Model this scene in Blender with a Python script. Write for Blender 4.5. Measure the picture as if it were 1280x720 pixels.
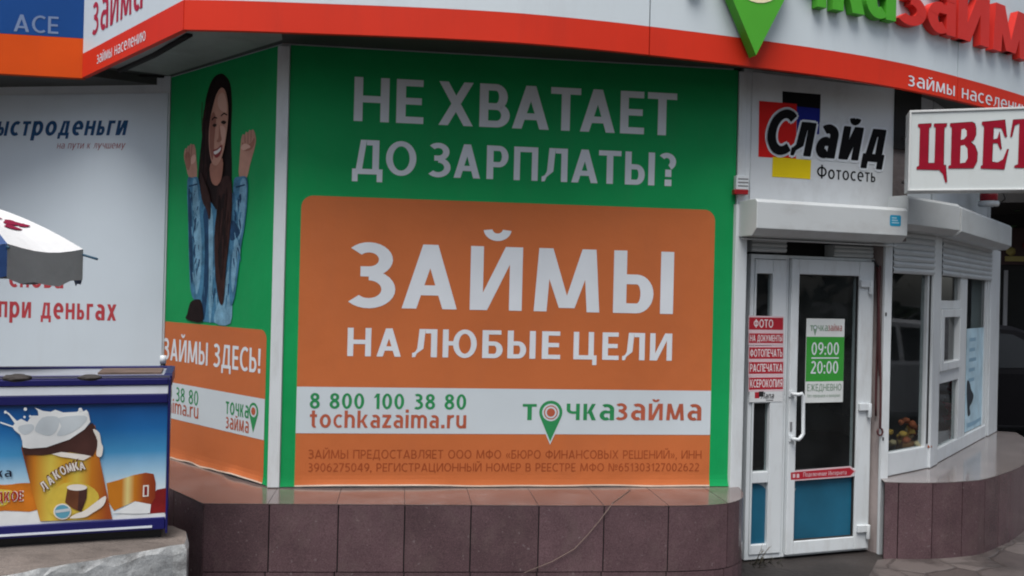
import bpy, bmesh, math, random
from mathutils import Vector, Matrix
from mathutils.geometry import tessellate_polygon

random.seed(7)
for o in list(bpy.data.objects):
    bpy.data.objects.remove(o)
SC = bpy.context.scene
COL = SC.collection

# ------------------------------------------------------------------ camera
F, CX, CY = 1100.0, 640.0, 360.0
CAM = Vector((0, 0, 1.72))
ROLL, PITCH = 0.024, 3.0 / 1100.0
Fw = Vector((0, math.cos(PITCH), math.sin(PITCH)))
Rt = Vector((1, 0, 0))
Up = Vector((0, -math.sin(PITCH), math.cos(PITCH)))
cam_x = Rt * math.cos(ROLL) + Up * math.sin(ROLL)
cam_y = -Rt * math.sin(ROLL) + Up * math.cos(ROLL)
cd = bpy.data.cameras.new('camera')
cd.lens = 36.0 * F / 1280.0
cd.sensor_width = 36.0
cd.clip_start, cd.clip_end = 0.05, 2000
cam = bpy.data.objects.new('camera', cd)
COL.objects.link(cam)
M4 = Matrix((cam_x, cam_y, -Fw)).transposed().to_4x4()
M4.translation = CAM
cam.matrix_world = M4
SC.camera = cam

# ------------------------------------------------------------------ light
SUN_EL, SUN_AZ = math.radians(66), math.radians(200)   # azimuth clockwise from +Y: behind the viewer, a little to one side
w = bpy.data.worlds.new('World')
SC.world = w
w.use_nodes = True
nt = w.node_tree
bg = nt.nodes['Background']
sky = nt.nodes.new('ShaderNodeTexSky')
sky.sky_type = 'NISHITA'
sky.sun_disc = False
sky.sun_elevation = SUN_EL
sky.sun_rotation = SUN_AZ
sky.air_density = 1.0
sky.dust_density = 3.0
hs = nt.nodes.new('ShaderNodeHueSaturation')
hs.inputs['Saturation'].default_value = 0.55
nt.links.new(sky.outputs[0], hs.inputs['Color'])
nt.links.new(hs.outputs[0], bg.inputs['Color'])
bg.inputs['Strength'].default_value = 0.065
sd = bpy.data.lights.new('sun', 'SUN')
sd.energy = 1.5
sd.angle = math.radians(40)
sd.color = (1.0, 0.97, 0.93)
sun = bpy.data.objects.new('sun', sd)
COL.objects.link(sun)
sdir = Vector((math.sin(SUN_AZ) * math.cos(SUN_EL), math.cos(SUN_AZ) * math.cos(SUN_EL), math.sin(SUN_EL)))
sun.rotation_euler = sdir.to_track_quat('Z', 'Y').to_euler()
sun.location = (0, -5, 12)
SC.view_settings.view_transform = 'Standard'
SC.view_settings.look = 'None'
SC.view_settings.gamma = 1
SC.view_settings.exposure = 1.36
SC.cycles.filter_width = 2.0

# ------------------------------------------------------------------ materials
MATS = {}


def mat(name, col, rough=0.5, var=0.10, vs=2.5, bump=0.0, bs=30.0, spec=0.4, metal=0.0, dirt=0.0, dcol=(0.10, 0.085, 0.07), dscale=(3, 3, .5), fine=0.0, streak=0.0):
    """Principled surface with two scales of colour variation, optional worn dirt patches and a noise bump."""
    if name in MATS:
        return MATS[name]
    if name.startswith('print_'):
        spec, rough = min(spec, .1), .6
    m = bpy.data.materials.new(name)
    m.use_nodes = True
    t = m.node_tree
    N, L = t.nodes, t.links
    b = N['Principled BSDF']
    b.inputs['Roughness'].default_value = rough
    b.inputs['Metallic'].default_value = metal
    b.inputs['Specular IOR Level'].default_value = spec
    tc = N.new('ShaderNodeTexCoord')
    n1 = N.new('ShaderNodeTexNoise')
    n1.inputs['Scale'].default_value = vs
    n1.inputs['Detail'].default_value = 6
    L.new(tc.outputs['Object'], n1.inputs['Vector'])
    r = N.new('ShaderNodeMapRange')
    r.inputs['From Min'].default_value, r.inputs['From Max'].default_value = 0.3, 0.7
    r.inputs['To Min'].default_value, r.inputs['To Max'].default_value = 1 - var, 1 + var
    L.new(n1.outputs['Fac'], r.inputs['Value'])
    mx = N.new('ShaderNodeMix')
    mx.data_type = 'RGBA'
    mx.blend_type = 'MULTIPLY'
    mx.inputs['Factor'].default_value = 1
    mx.inputs['A'].default_value = (*col, 1)
    L.new(r.outputs[0], mx.inputs['B'])
    out = mx.outputs['Result']
    if fine:
        n3 = N.new('ShaderNodeTexNoise')
        n3.inputs['Scale'].default_value = 160
        n3.inputs['Detail'].default_value = 3
        L.new(tc.outputs['Object'], n3.inputs['Vector'])
        r3 = N.new('ShaderNodeMapRange')
        r3.inputs['From Min'].default_value, r3.inputs['From Max'].default_value = 0.3, 0.7
        r3.inputs['To Min'].default_value, r3.inputs['To Max'].default_value = 1 - fine, 1 + fine
        L.new(n3.outputs['Fac'], r3.inputs['Value'])
        m3 = N.new('ShaderNodeMix')
        m3.data_type = 'RGBA'
        m3.blend_type = 'MULTIPLY'
        m3.inputs['Factor'].default_value = 1
        L.new(out, m3.inputs['A'])
        L.new(r3.outputs[0], m3.inputs['B'])
        out = m3.outputs['Result']
    if dirt:
        mp = N.new('ShaderNodeMapping')
        mp.inputs['Scale'].default_value = dscale
        L.new(tc.outputs['Object'], mp.inputs['Vector'])
        n2 = N.new('ShaderNodeTexNoise')
        n2.inputs['Scale'].default_value = 2.2
        n2.inputs['Detail'].default_value = 9
        n2.inputs['Roughness'].default_value = 0.68
        L.new(mp.outputs[0], n2.inputs['Vector'])
        rr = N.new('ShaderNodeMapRange')
        rr.inputs['From Min'].default_value, rr.inputs['From Max'].default_value = 0.5, 0.78
        rr.inputs['To Min'].default_value, rr.inputs['To Max'].default_value = 0.0, dirt
        L.new(n2.outputs['Fac'], rr.inputs['Value'])
        m2 = N.new('ShaderNodeMix')
        m2.data_type = 'RGBA'
        m2.inputs['B'].default_value = (*dcol, 1)
        L.new(rr.outputs[0], m2.inputs['Factor'])
        L.new(out, m2.inputs['A'])
        out = m2.outputs['Result']
    L.new(out, b.inputs['Base Color'])
    if bump:
        n4 = N.new('ShaderNodeTexNoise')
        n4.inputs['Scale'].default_value = bs
        n4.inputs['Detail'].default_value = 5
        L.new(tc.outputs['Object'], n4.inputs['Vector'])
        bp = N.new('ShaderNodeBump')
        bp.inputs['Strength'].default_value = bump
        bp.inputs['Distance'].default_value = 0.02
        L.new(n4.outputs['Fac'], bp.inputs['Height'])
        L.new(bp.outputs[0], b.inputs['Normal'])
    MATS[name] = m
    return m


def mat_ramp(name, stops, z0, z1, rough=0.3, axis=2):
    """A printed picture whose ink runs through several colours from bottom to top."""
    if name in MATS:
        return MATS[name]
    m = bpy.data.materials.new(name)
    m.use_nodes = True
    N, L = m.node_tree.nodes, m.node_tree.links
    b = N['Principled BSDF']
    b.inputs['Roughness'].default_value = rough
    g = N.new('ShaderNodeTexCoord')
    sp = N.new('ShaderNodeSeparateXYZ')
    L.new(g.outputs['Object'], sp.inputs[0])
    r = N.new('ShaderNodeMapRange')
    r.inputs['From Min'].default_value, r.inputs['From Max'].default_value = z0, z1
    L.new(sp.outputs[axis], r.inputs['Value'])
    cr = N.new('ShaderNodeValToRGB')
    el = cr.color_ramp.elements
    el[0].position, el[0].color = stops[0][0], (*stops[0][1], 1)
    el[1].position, el[1].color = stops[-1][0], (*stops[-1][1], 1)
    for p, c in stops[1:-1]:
        e = el.new(p)
        e.color = (*c, 1)
    L.new(r.outputs[0], cr.inputs['Fac'])
    nz = N.new('ShaderNodeTexNoise')
    nz.inputs['Scale'].default_value = 9
    L.new(g.outputs['Object'], nz.inputs['Vector'])
    rr = N.new('ShaderNodeMapRange')
    rr.inputs['To Min'].default_value, rr.inputs['To Max'].default_value = .9, 1.1
    L.new(nz.outputs['Fac'], rr.inputs['Value'])
    mx = N.new('ShaderNodeMix')
    mx.data_type = 'RGBA'
    mx.blend_type = 'MULTIPLY'
    mx.inputs['Factor'].default_value = 1
    L.new(cr.outputs[0], mx.inputs['A'])
    L.new(rr.outputs[0], mx.inputs['B'])
    L.new(mx.outputs['Result'], b.inputs['Base Color'])
    MATS[name] = m
    return m


def mat_glass(name, tint=(.55, .6, .6), haze=0.06):
    if name in MATS:
        return MATS[name]
    m = bpy.data.materials.new(name)
    m.use_nodes = True
    N, L = m.node_tree.nodes, m.node_tree.links
    N.remove(N['Principled BSDF'])
    out = N['Material Output']
    tr = N.new('ShaderNodeBsdfTransparent')
    tr.inputs[0].default_value = (*tint, 1)
    gl = N.new('ShaderNodeBsdfGlossy')
    gl.inputs['Roughness'].default_value = 0.02
    df = N.new('ShaderNodeBsdfDiffuse')
    df.inputs[0].default_value = (.35, .37, .38, 1)
    fr = N.new('ShaderNodeFresnel')
    fr.inputs[0].default_value = 1.45
    a = N.new('ShaderNodeMixShader')
    nz = N.new('ShaderNodeTexNoise')
    nz.inputs['Scale'].default_value = 3
    nz.inputs['Detail'].default_value = 6
    tc = N.new('ShaderNodeTexCoord')
    L.new(tc.outputs['Object'], nz.inputs['Vector'])
    mr = N.new('ShaderNodeMapRange')
    mr.inputs['From Min'].default_value, mr.inputs['From Max'].default_value = .35, .75
    mr.inputs['To Min'].default_value, mr.inputs['To Max'].default_value = haze * .3, haze
    L.new(nz.outputs['Fac'], mr.inputs['Value'])
    L.new(mr.outputs[0], a.inputs[0])
    L.new(tr.outputs[0], a.inputs[1])
    L.new(df.outputs[0], a.inputs[2])
    c = N.new('ShaderNodeMixShader')
    ge = N.new('ShaderNodeNewGeometry')
    fb = N.new('ShaderNodeMath')
    fb.operation = 'SUBTRACT'
    fb.use_clamp = True
    L.new(fr.outputs[0], fb.inputs[0])
    L.new(ge.outputs['Backfacing'], fb.inputs[1])
    L.new(fb.outputs[0], c.inputs[0])
    L.new(a.outputs[0], c.inputs[1])
    L.new(gl.outputs[0], c.inputs[2])
    L.new(c.outputs[0], out.inputs['Surface'])
    MATS[name] = m
    return m


WHITE = mat('white_plastic', (.62, .66, .68), .35, .05, 2, dirt=.35, dcol=(.28, .25, .22), dscale=(5, 5, 1.2), bump=.03, bs=8)
PANEL = mat('white_wall_panel', (.54, .58, .60), .45, .06, 1.2, dirt=.25, dcol=(.30, .29, .28), dscale=(2.5, 2.5, .5), bump=.04, bs=3)
BWHITE = mat('banner_white', (.54, .60, .635), .5, .05, 1.5, spec=.2, bump=.06, bs=5)
TXTWHITE = mat('print_white', (.65, .69, .73), .55, .05, 3, spec=.15)
GREEN = mat('banner_green', (.006, .285, .082), .55, .10, 1.3, spec=.15, bump=.5, bs=3, dirt=.10, dcol=(.08, .16, .10))
ORANGE = mat('banner_orange', (.50, .138, .044), .55, .07, 1.6, spec=.15, bump=.45, bs=3, dirt=.18, dcol=(.34, .12, .06), dscale=(2, 2, 1))
DORANGE = mat('print_dark_orange', (.30, .066, .022), .5)
PGREEN = mat('print_green', (.03, .24, .085), .5)
PORANGE = mat('print_red_orange', (.40, .10, .055), .5)
RED = mat('fascia_red', (.62, .031, .011), .5, .07, 1.5, spec=.18, dirt=.25, dcol=(.35, .03, .02), bump=.03, bs=4)
BLACKISH = mat('near_black', (.012, .012, .012), .8, .2)
SOFFIT = mat('soffit_sheet', (.05, .054, .05), .6, .15, 2, dirt=.5, dcol=(.05, .05, .045), dscale=(1, 1, 1))  # base colour darkened to deepen the shade under the canopy
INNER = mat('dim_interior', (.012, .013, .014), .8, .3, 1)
GLASS = mat_glass('shop_glass', (.80, .84, .84), haze=.03)
DARKWALL = mat('stained_plaster', (.16, .135, .13), .8, .4, 4, dirt=.95, dcol=(.05, .03, .03), dscale=(2, 2, 2), bump=.4, bs=20)
STEEL = mat('steel', (.45, .45, .46), .35, .1, metal=.9)
BLACKPL = mat('black_plastic', (.015, .015, .016), .45)
INK = mat('print_black', (.006, .006, .007), .6, spec=.08)


def granite(name='polished_granite', k=1.0):
    m = mat(name, (.100 * k, .060 * k, .067 * k), .24, .16, 5, spec=.5, fine=.30, dirt=.35, dcol=(.17, .13, .12), dscale=(3, 3, 2), bump=.02, bs=60)
    N, L = m.node_tree.nodes, m.node_tree.links
    b = N['Principled BSDF']
    src = b.inputs['Base Color'].links[0].from_socket
    tc = N.new('ShaderNodeTexCoord')
    v = N.new('ShaderNodeTexNoise')
    v.inputs['Scale'].default_value = 42
    v.inputs['Detail'].default_value = 2
    L.new(tc.outputs['Object'], v.inputs['Vector'])
    r = N.new('ShaderNodeMapRange')
    r.inputs['From Min'].default_value, r.inputs['From Max'].default_value = .68, .76
    r.inputs['To Max'].default_value = .30
    L.new(v.outputs['Fac'], r.inputs['Value'])
    mx = N.new('ShaderNodeMix')
    mx.data_type = 'RGBA'
    mx.inputs['B'].default_value = (.34, .30, .30, 1)
    L.new(r.outputs[0], mx.inputs['Factor'])
    L.new(src, mx.inputs['A'])
    L.new(mx.outputs['Result'], b.inputs['Base Color'])
    return m


GRANITE = granite()
GRANITES = [GRANITE, granite('polished_granite_pale', 1.13), granite('polished_granite_deep', .86)]


# ------------------------------------------------------------------ mesh collecting
class MB:
    def __init__(self):
        self.v, self.f, self.m, self.mats, self.sm = [], [], [], [], []

    def mi(self, m):
        if m not in self.mats:
            self.mats.append(m)
        return self.mats.index(m)

    def add(self, vs, fs, m, smooth=False):
        k = len(self.v)
        i = self.mi(m)
        self.v += [Vector(p) for p in vs]
        for f in fs:
            self.f.append([a + k for a in f])
            self.m.append(i)
            self.sm.append(smooth)

    def hexa(self, p, m):
        """eight corners: four below in order, four above"""
        self.add(p, [(3, 2, 1, 0), (4, 5, 6, 7), (0, 1, 5, 4), (1, 2, 6, 5), (2, 3, 7, 6), (3, 0, 4, 7)], m)

    def prism(self, poly, z0, z1, m, mtop=None):
        n = len(poly)
        tri = tessellate_polygon([[Vector((x, y, 0)) for x, y in poly]])
        vs = [(x, y, z0) for x, y in poly] + [(x, y, z1) for x, y in poly]
        self.add(vs, [(i, (i + 1) % n, n + (i + 1) % n, n + i) for i in range(n)], m)
        self.add([(x, y, z1) for x, y in poly], [tuple(t) for t in tri], mtop or m)
        self.add([(x, y, z0) for x, y in poly], [tuple(reversed(t)) for t in tri], m)

    def tube(self, pts, r, m, n=8, caps=True):
        pts = [Vector(p) for p in pts]
        rs = r if isinstance(r, (list, tuple)) else [r] * len(pts)
        vs, fs = [], []
        up = None
        for i, p in enumerate(pts):
            d = (pts[min(i + 1, len(pts) - 1)] - pts[max(i - 1, 0)]).normalized()
            if up is None:
                up = d.orthogonal().normalized()
            up = (up - d * up.dot(d)).normalized()
            s = d.cross(up)
            for k in range(n):
                a = 2 * math.pi * k / n
                vs.append(p + (up * math.cos(a) + s * math.sin(a)) * rs[i])
        for i in range(len(pts) - 1):
            for k in range(n):
                a, b = i * n + k, i * n + (k + 1) % n
                fs.append((a, b, b + n, a + n))
        if caps:
            fs.append(tuple(reversed(range(n))))
            fs.append(tuple(range(len(vs) - n, len(vs))))
        self.add(vs, fs, m, True)

    def lathe(self, c, prof, m, n=20):
        vs, fs = [], []
        for r, z in prof:
            for k in range(n):
                a = 2 * math.pi * k / n
                vs.append((c[0] + r * math.cos(a), c[1] + r * math.sin(a), c[2] + z))
        for i in range(len(prof) - 1):
            for k in range(n):
                a, b = i * n + k, i * n + (k + 1) % n
                fs.append((a, b, b + n, a + n))
        fs.append(tuple(reversed(range(n))))
        fs.append(tuple(range(len(vs) - n, len(vs))))
        self.add(vs, fs, m, True)

    def blob(self, c, r, m, seed=0, jit=.15, sub=2):
        bm = bmesh.new()
        bmesh.ops.create_icosphere(bm, subdivisions=sub, radius=1)
        rn = random.Random(seed)
        vs = []
        for v in bm.verts:
            k = 1 + rn.uniform(-jit, jit)
            vs.append((c[0] + v.co.x * r[0] * k, c[1] + v.co.y * r[1] * k, c[2] + v.co.z * r[2] * k))
        fs = [tuple(x.index for x in f.verts) for f in bm.faces]
        bm.free()
        self.add(vs, fs, m, True)


def wloc(o):
    p = Vector((0, 0, 0))
    while o:
        p += o.location
        o = o.parent
    return p


def tag(o, label=None, cat=None, group=None, kind=None):
    if label:
        o['label'] = label
    if cat:
        o['category'] = cat
    if group:
        o['group'] = group
    if kind:
        o['kind'] = kind
    return o


def obj(name, mb, parent=None, bev=0.0, label=None, cat=None, group=None, kind=None, seg=2):
    me = bpy.data.meshes.new(name)
    if parent:
        org = wloc(parent)
    else:
        xs = [p.x for p in mb.v]
        ys = [p.y for p in mb.v]
        org = Vector(((min(xs) + max(xs)) / 2, (min(ys) + max(ys)) / 2, min(p.z for p in mb.v)))
    me.from_pydata([p - org for p in mb.v], [], mb.f)
    for m in mb.mats:
        me.materials.append(m)
    me.polygons.foreach_set('material_index', mb.m)
    me.polygons.foreach_set('use_smooth', mb.sm)
    me.update()
    o = bpy.data.objects.new(name, me)
    COL.objects.link(o)
    if parent:
        o.parent = parent
    else:
        o.location = org
    if bev:
        b = o.modifiers.new('bevel', 'BEVEL')
        b.width = bev
        b.segments = seg
        b.limit_method = 'ANGLE'
        b.angle_limit = math.radians(40)
    return tag(o, label, cat, group, kind)


def thing(name, loc, label, cat, group=None):
    o = bpy.data.objects.new(name, None)
    COL.objects.link(o)
    o.location = loc
    o.empty_display_size = .2
    return tag(o, label, cat, group)


# ------------------------------------------------------------------ vertical facets of the facade
def ray(px, py):
    dx, dy = px - CX, py - CY
    xr = dx * math.cos(ROLL) + dy * math.sin(ROLL)
    up = dx * math.sin(ROLL) - dy * math.cos(ROLL)
    return Fw * F + Rt * xr + Up * up


class Facet:
    """A vertical plane from A to B (seen from the street, A at its far-west end): u runs along it, z up, d out of it."""

    def __init__(self, A, B):
        self.A, self.B = Vector(A), Vector(B)
        self.len = (self.B - self.A).length
        self.t = (self.B - self.A).normalized()
        self.n = Vector((self.t.y, -self.t.x))

    def P(self, u, z, d=0.0):
        q = self.A + self.t * u + self.n * d
        return Vector((q.x, q.y, z))

    def pix(self, px, py, d=0.0):
        r = ray(px, py)
        q = self.A + self.n * d
        k = self.n.dot(q - CAM.xy) / self.n.dot(r.xy)
        p = CAM + r * k
        return ((p.xy - self.A).dot(self.t), p.z)


class Arc:
    """A fascia bent round the corner: u is the length along a dense polyline."""

    def __init__(self, pts):
        self.p = [Vector(q) for q in pts]
        self.s = [0]
        for a, b in zip(self.p, self.p[1:]):
            self.s.append(self.s[-1] + (b - a).length)
        self.len = self.s[-1]

    def P(self, u, z, d=0.0):
        i = 0
        while i < len(self.p) - 2 and self.s[i + 1] < u:
            i += 1
        a, b = self.p[i], self.p[i + 1]
        t = (b - a).normalized()

        def nrm(j):
            e = (self.p[min(j + 1, len(self.p) - 1)] - self.p[max(j - 1, 0)]).normalized()
            return Vector((e.y, -e.x))
        k = (u - self.s[i]) / (self.s[i + 1] - self.s[i])
        n = nrm(i).lerp(nrm(i + 1), min(max(k, 0), 1)).normalized()
        q = a + (b - a) * k + n * d
        return Vector((q.x, q.y, z))

    def pix(self, px, py, d=0.0):
        for i in range(len(self.p) - 1):
            fa = Facet(self.p[i], self.p[i + 1])
            u, z = fa.pix(px, py, d)
            if (u >= -1e-6 or i == 0) and (u <= fa.len + 1e-6 or i == len(self.p) - 2):
                return (self.s[i] + u, z)
        return (self.s[-1], z)


def catmull(pts, k=6, closed=False):
    out = []
    n = len(pts)
    rng = n if closed else n - 1
    for i in range(rng):
        g = (lambda j: pts[j % n]) if closed else (lambda j: pts[min(max(j, 0), n - 1)])
        p0, p1, p2, p3 = g(i - 1), g(i), g(i + 1), g(i + 2)
        for q in range(k):
            t = q / k
            out.append(tuple(.5 * (2 * p1[c] + (p2[c] - p0[c]) * t + (2 * p0[c] - 5 * p1[c] + 4 * p2[c] - p3[c]) * t * t + (3 * p1[c] - p0[c] - 3 * p2[c] + p3[c]) * t ** 3) for c in range(2)))
    if not closed:
        out.append(tuple(pts[-1]))
    return out


def fbox(mb, fa, u0, u1, z0, z1, d0, d1, m):
    mb.hexa([fa.P(u0, z0, d1), fa.P(u1, z0, d1), fa.P(u1, z0, d0), fa.P(u0, z0, d0), fa.P(u0, z1, d1), fa.P(u1, z1, d1), fa.P(u1, z1, d0), fa.P(u0, z1, d0)], m)


def pbox(mb, fa, x0, y0, x1, y1, d0, d1, m):
    """box on a facet whose front face spans two photo points (upper one end, lower other end)"""
    u0, z1 = fa.pix(x0, y0, d1)
    u1, z0 = fa.pix(x1, y1, d1)
    fbox(mb, fa, u0, u1, z0, z1, d0, d1, m)
    return u0, u1, z0, z1


def ring(mb, fa, u0, u1, z0, z1, wl, wr, wb, wt, d0, d1, m):
    """mitred rectangular frame"""
    o = [(u0, z0), (u1, z0), (u1, z1), (u0, z1)]
    i = [(u0 + wl, z0 + wb), (u1 - wr, z0 + wb), (u1 - wr, z1 - wt), (u0 + wl, z1 - wt)]
    vs = [fa.P(*p, d1) for p in o] + [fa.P(*p, d1) for p in i] + [fa.P(*p, d0) for p in o] + [fa.P(*p, d0) for p in i]
    fs = []
    for a in range(4):
        b = (a + 1) % 4
        fs += [(a, b, 4 + b, 4 + a), (8 + b, 8 + a, 12 + a, 12 + b), (b, a, 8 + a, 8 + b), (4 + a, 4 + b, 12 + b, 12 + a)]
    mb.add(vs, fs, m)


def flat(mb, fa, poly, m, d, thick=0.0):
    """filled outline lying on a facet, poly in (u, z); optional thickness behind it"""
    n = len(poly)
    tri = tessellate_polygon([[Vector((a, b, 0)) for a, b in poly]])
    area = sum(poly[i][0] * poly[(i + 1) % n][1] - poly[(i + 1) % n][0] * poly[i][1] for i in range(n))
    fr = []
    for t in tri:
        (ax, ay), (bx, by), (cx, cy) = (poly[k] for k in t)
        fr.append(tuple(t) if (bx - ax) * (cy - ay) - (cx - ax) * (by - ay) > 0 else tuple(reversed(t)))
    mb.add([fa.P(a, b, d) for a, b in poly], fr, m)
    if thick:
        vs = [fa.P(a, b, d) for a, b in poly] + [fa.P(a, b, d - thick) for a, b in poly]
        rngf = [(i, n + i, n + (i + 1) % n, (i + 1) % n) for i in range(n)]
        if area < 0:
            rngf = [tuple(reversed(f)) for f in rngf]
        mb.add(vs, rngf, m)


def draw(mb, fa, pts, m, d, smooth=0, thick=0.0):
    """outline traced in photo points, laid on the facet at its own size"""
    if smooth:
        pts = catmull(pts, smooth, True)
    flat(mb, fa, [fa.pix(x, y, d) for x, y in pts], m, d, thick)


def circ(c, r, n=28, rz=None):
    rz = rz or r
    return [(c[0] + r * math.cos(2 * math.pi * k / n), c[1] + rz * math.sin(2 * math.pi * k / n)) for k in range(n)]


# ------------------------------------------------------------------ lettering: a humanist sans drawn from bars, slants and bowls
XHT = .72


class Glyph:
    def __init__(self, s):
        self.s, self.t, self.q = s, s * .86, []

    def rect(self, x0, x1, y0, y1):
        self.q.append([(x0, y0), (x1, y0), (x1, y1), (x0, y1)])

    def quad(self, b0, b1, t0, t1, y0=0.0, y1=1.0):
        self.q.append([(b0, y0), (b1, y0), (t1, y1), (t0, y1)])

    def strip(self, outer, inner):
        for i in range(len(outer) - 1):
            self.q.append([outer[i], outer[i + 1], inner[i + 1], inner[i]])

    def arc(self, cx, cy, rx, ry, a0, a1, s=None, t=None, n=18):
        s, t = s or self.s, t or self.t
        o, i = [], []
        for k in range(n + 1):
            a = math.radians(a0 + (a1 - a0) * k / n)
            o.append((cx + rx * math.cos(a), cy + ry * math.sin(a)))
            i.append((cx + (rx - s) * math.cos(a), cy + (ry - t) * math.sin(a)))
        if a1 < a0:
            o, i = i, o
        self.strip(i[::-1], o[::-1]) if False else self.strip(o, i)

    def bowl(self, x0, x1, y0, y1, flip=False):
        s, t = self.s, self.t
        ry = (y1 - y0) / 2
        xc = x1 - min(ry, (x1 - x0) * .62)
        o, i = [(x0, y0)], [(x0, y0 + t)]
        for k in range(15):
            a = math.radians(-90 + 180 * k / 14)
            o.append((xc + (x1 - xc) * math.cos(a), y0 + ry + ry * math.sin(a)))
            i.append((xc + (x1 - xc - s) * math.cos(a), y0 + ry + (ry - t) * math.sin(a)))
        o.append((x0, y1))
        i.append((x0, y1 - t))
        if flip:
            m = x0 + x1
            o, i = [(m - a, b) for a, b in o], [(m - a, b) for a, b in i]
        self.strip(o, i)


def glyph(ch, s):
    """shapes of one letter, capital height 1 and small letters XHT; returns (polygons, advance width)"""
    g = Glyph(s)
    t = g.t
    R, Q, A, B = g.rect, g.quad, g.arc, g.bowl
    low = ch
    H = 1.0
    if ch in 'внгзийклмптхчшыьюдцжяыcмо' and ch not in 'о':
        # small letters with the capital's build
        src = {'c': 'С'}.get(ch, ch.upper())
        p, w = glyph(src, s / XHT * .86)
        k = XHT
        return [[(x * k * .98, y * k) for x, y in q] for q in p], w * k * .98
    d = s * 1.1
    if ch == 'Н':
        w = .72
        R(0, s, 0, 1), R(w - s, w, 0, 1), R(s, w - s, .43, .43 + t)
    elif ch in 'ЕE':
        w = .52
        R(0, s, 0, 1), R(s, w, 0, t), R(s, w * .93, .43, .43 + t), R(s, w * .98, 1 - t, 1)
    elif ch == 'Х':
        w = .72
        Q(0, d, w - d, w), Q(w - d, w, 0, d)
    elif ch == 'В':
        w = .62
        R(0, s, 0, 1), B(s, w, 0, .45 + t / 2 + .03), B(s, w * .92, .45 + t / 2 + .03 - t, 1)
    elif ch in 'АA':
        w = .76
        c = w / 2
        Q(0, d, c - d * .52, c + d * .52), Q(w - d, w, c - d * .52, c + d * .52), R(w * .22, w * .78, .21, .21 + t)
    elif ch == 'Т':
        w = .62
        R(0, w, 1 - t, 1), R(w / 2 - s / 2, w / 2 + s / 2, 0, 1 - t)
    elif ch == 'Д':
        w = .82
        R(0, w, 0, t), R(0, s * .85, -.22, 0), R(w - s * .85, w, -.22, 0), Q(.10, .10 + s * .95, .22, .22 + s * .9, t, 1), R(w - .1 - s, w - .1, t, 1), R(.22 + s * .9, w - .1 - s, 1 - t, 1)
    elif ch == 'О':
        w = .80
        A(w / 2, .5, w / 2, .51, 0, 360, n=36)
    elif ch in 'оo':
        w = .60
        A(w / 2, XHT / 2, w / 2, XHT / 2 + .01, 0, 360, n=32)
    elif ch in 'СC':
        w = .66
        A(.42, .5, .42, .51, 52, 308, n=30)
    elif ch == 'c' or ch == 'с':
        w = .50
        A(.31, XHT / 2, .31, XHT / 2 + .01, 55, 305, n=26)
    elif ch == 'З':
        w = .58
        A(.23, .745, .31, .265, 140, -90), A(.23, .285, .35, .295, 90, -138), R(.12, .26, .48, .48 + t)
    elif ch == 'Р':
        w = .58
        R(0, s, 0, 1), B(s, w, .36, 1)
    elif ch == 'Ь':
        w = .58
        R(0, s, 0, 1), B(s, w, 0, .62)
    elif ch == 'Ы':
        w = .84
        R(0, s, 0, 1), B(s, .56, 0, .62), R(w - s, w, 0, 1)
    elif ch == 'Б':
        w = .58
        R(0, s, 0, 1), B(s, w, 0, .60), R(s, w * .92, 1 - t, 1)
    elif ch == 'П':
        w = .70
        R(0, s, 0, 1), R(w - s, w, 0, 1), R(s, w - s, 1 - t, 1)
    elif ch == 'Л':
        w = .72
        R(w - s, w, 0, 1), R(.2 + s, w - s, 1 - t, 1), Q(.145, .145 + s, .2, .2 + s, .3, 1)
        g.strip([(.0, -.01), (.09, 0), (.13, .06 + t * .4), (.145 + s, .3)], [(.0, t * .95), (.03, t * .95), (.09, t * 1.2), (.145, .3)])
    elif ch in 'ИЙ':
        w = .74
        R(0, s, 0, 1), R(w - s, w, 0, 1), Q(s * .35, s * 1.35, w - s * 1.35, w - s * .35)
        if ch == 'Й':
            A(w / 2, 1.28, .20, .19, 188, 352, s=t * .8, t=t * .75)
    elif ch == 'М':
        w = .94
        Q(0, s, .06, .06 + s), Q(w - s, w, w - .06 - s, w - .06), Q(w / 2 - s * .62, w / 2 + s * .3, .06, .06 + d, .06, 1), Q(w / 2 - s * .3, w / 2 + s * .62, w - .06 - d, w - .06, .06, 1)
    elif ch == 'Ю':
        w = 1.06
        R(0, s, 0, 1), R(s, .38, .43, .43 + t), A(w - .37, .5, .37, .51, 0, 360, n=36)
    elif ch == 'Ц':
        w = .78
        R(0, s, 0, 1), R(.68 - s, .68, t, 1), R(s, .68, 0, t), R(.68, w, 0, t), R(w - s * .8, w, -.2, 0)
    elif ch == 'Ш':
        w = 1.0
        R(0, s, 0, 1), R(w / 2 - s / 2, w / 2 + s / 2, t, 1), R(w - s, w, t, 1), R(s, w, 0, t)
    elif ch == 'К' or ch == 'k':
        w = .64
        R(0, s, 0, 1), Q(s * .9, s * .9 + d * .9, w - d * 1.05, w - .02, .40, 1), Q(w - d * 1.05, w, s * .9 + .05, s * .9 + .05 + d, 0, .58)
        if ch == 'k':
            g.q = [g.q[0]] + [[(x * .9, y * XHT) for x, y in q] for q in g.q[1:]]
            w *= .9
            g.q[0] = [(x, y * .93) for x, y in g.q[0]]
    elif ch == 'Ч':
        w = .66
        R(w - s, w, 0, 1), R(0, s, .62, 1), A(.32, .64, .32, .26, 180, 270), R(.32, w - s, .38, .38 + t)
    elif ch == 'Я':
        w = .62
        R(w - s, w, 0, 1), B(0, w - s, .38, 1, True), Q(0, d, w - s - d * .6, w - s + .02, 0, .45)
    elif ch == 'Г':
        w = .50
        R(0, s, 0, 1), R(s, w, 1 - t, 1)
    elif ch == 'Ф':
        w = .86
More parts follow.
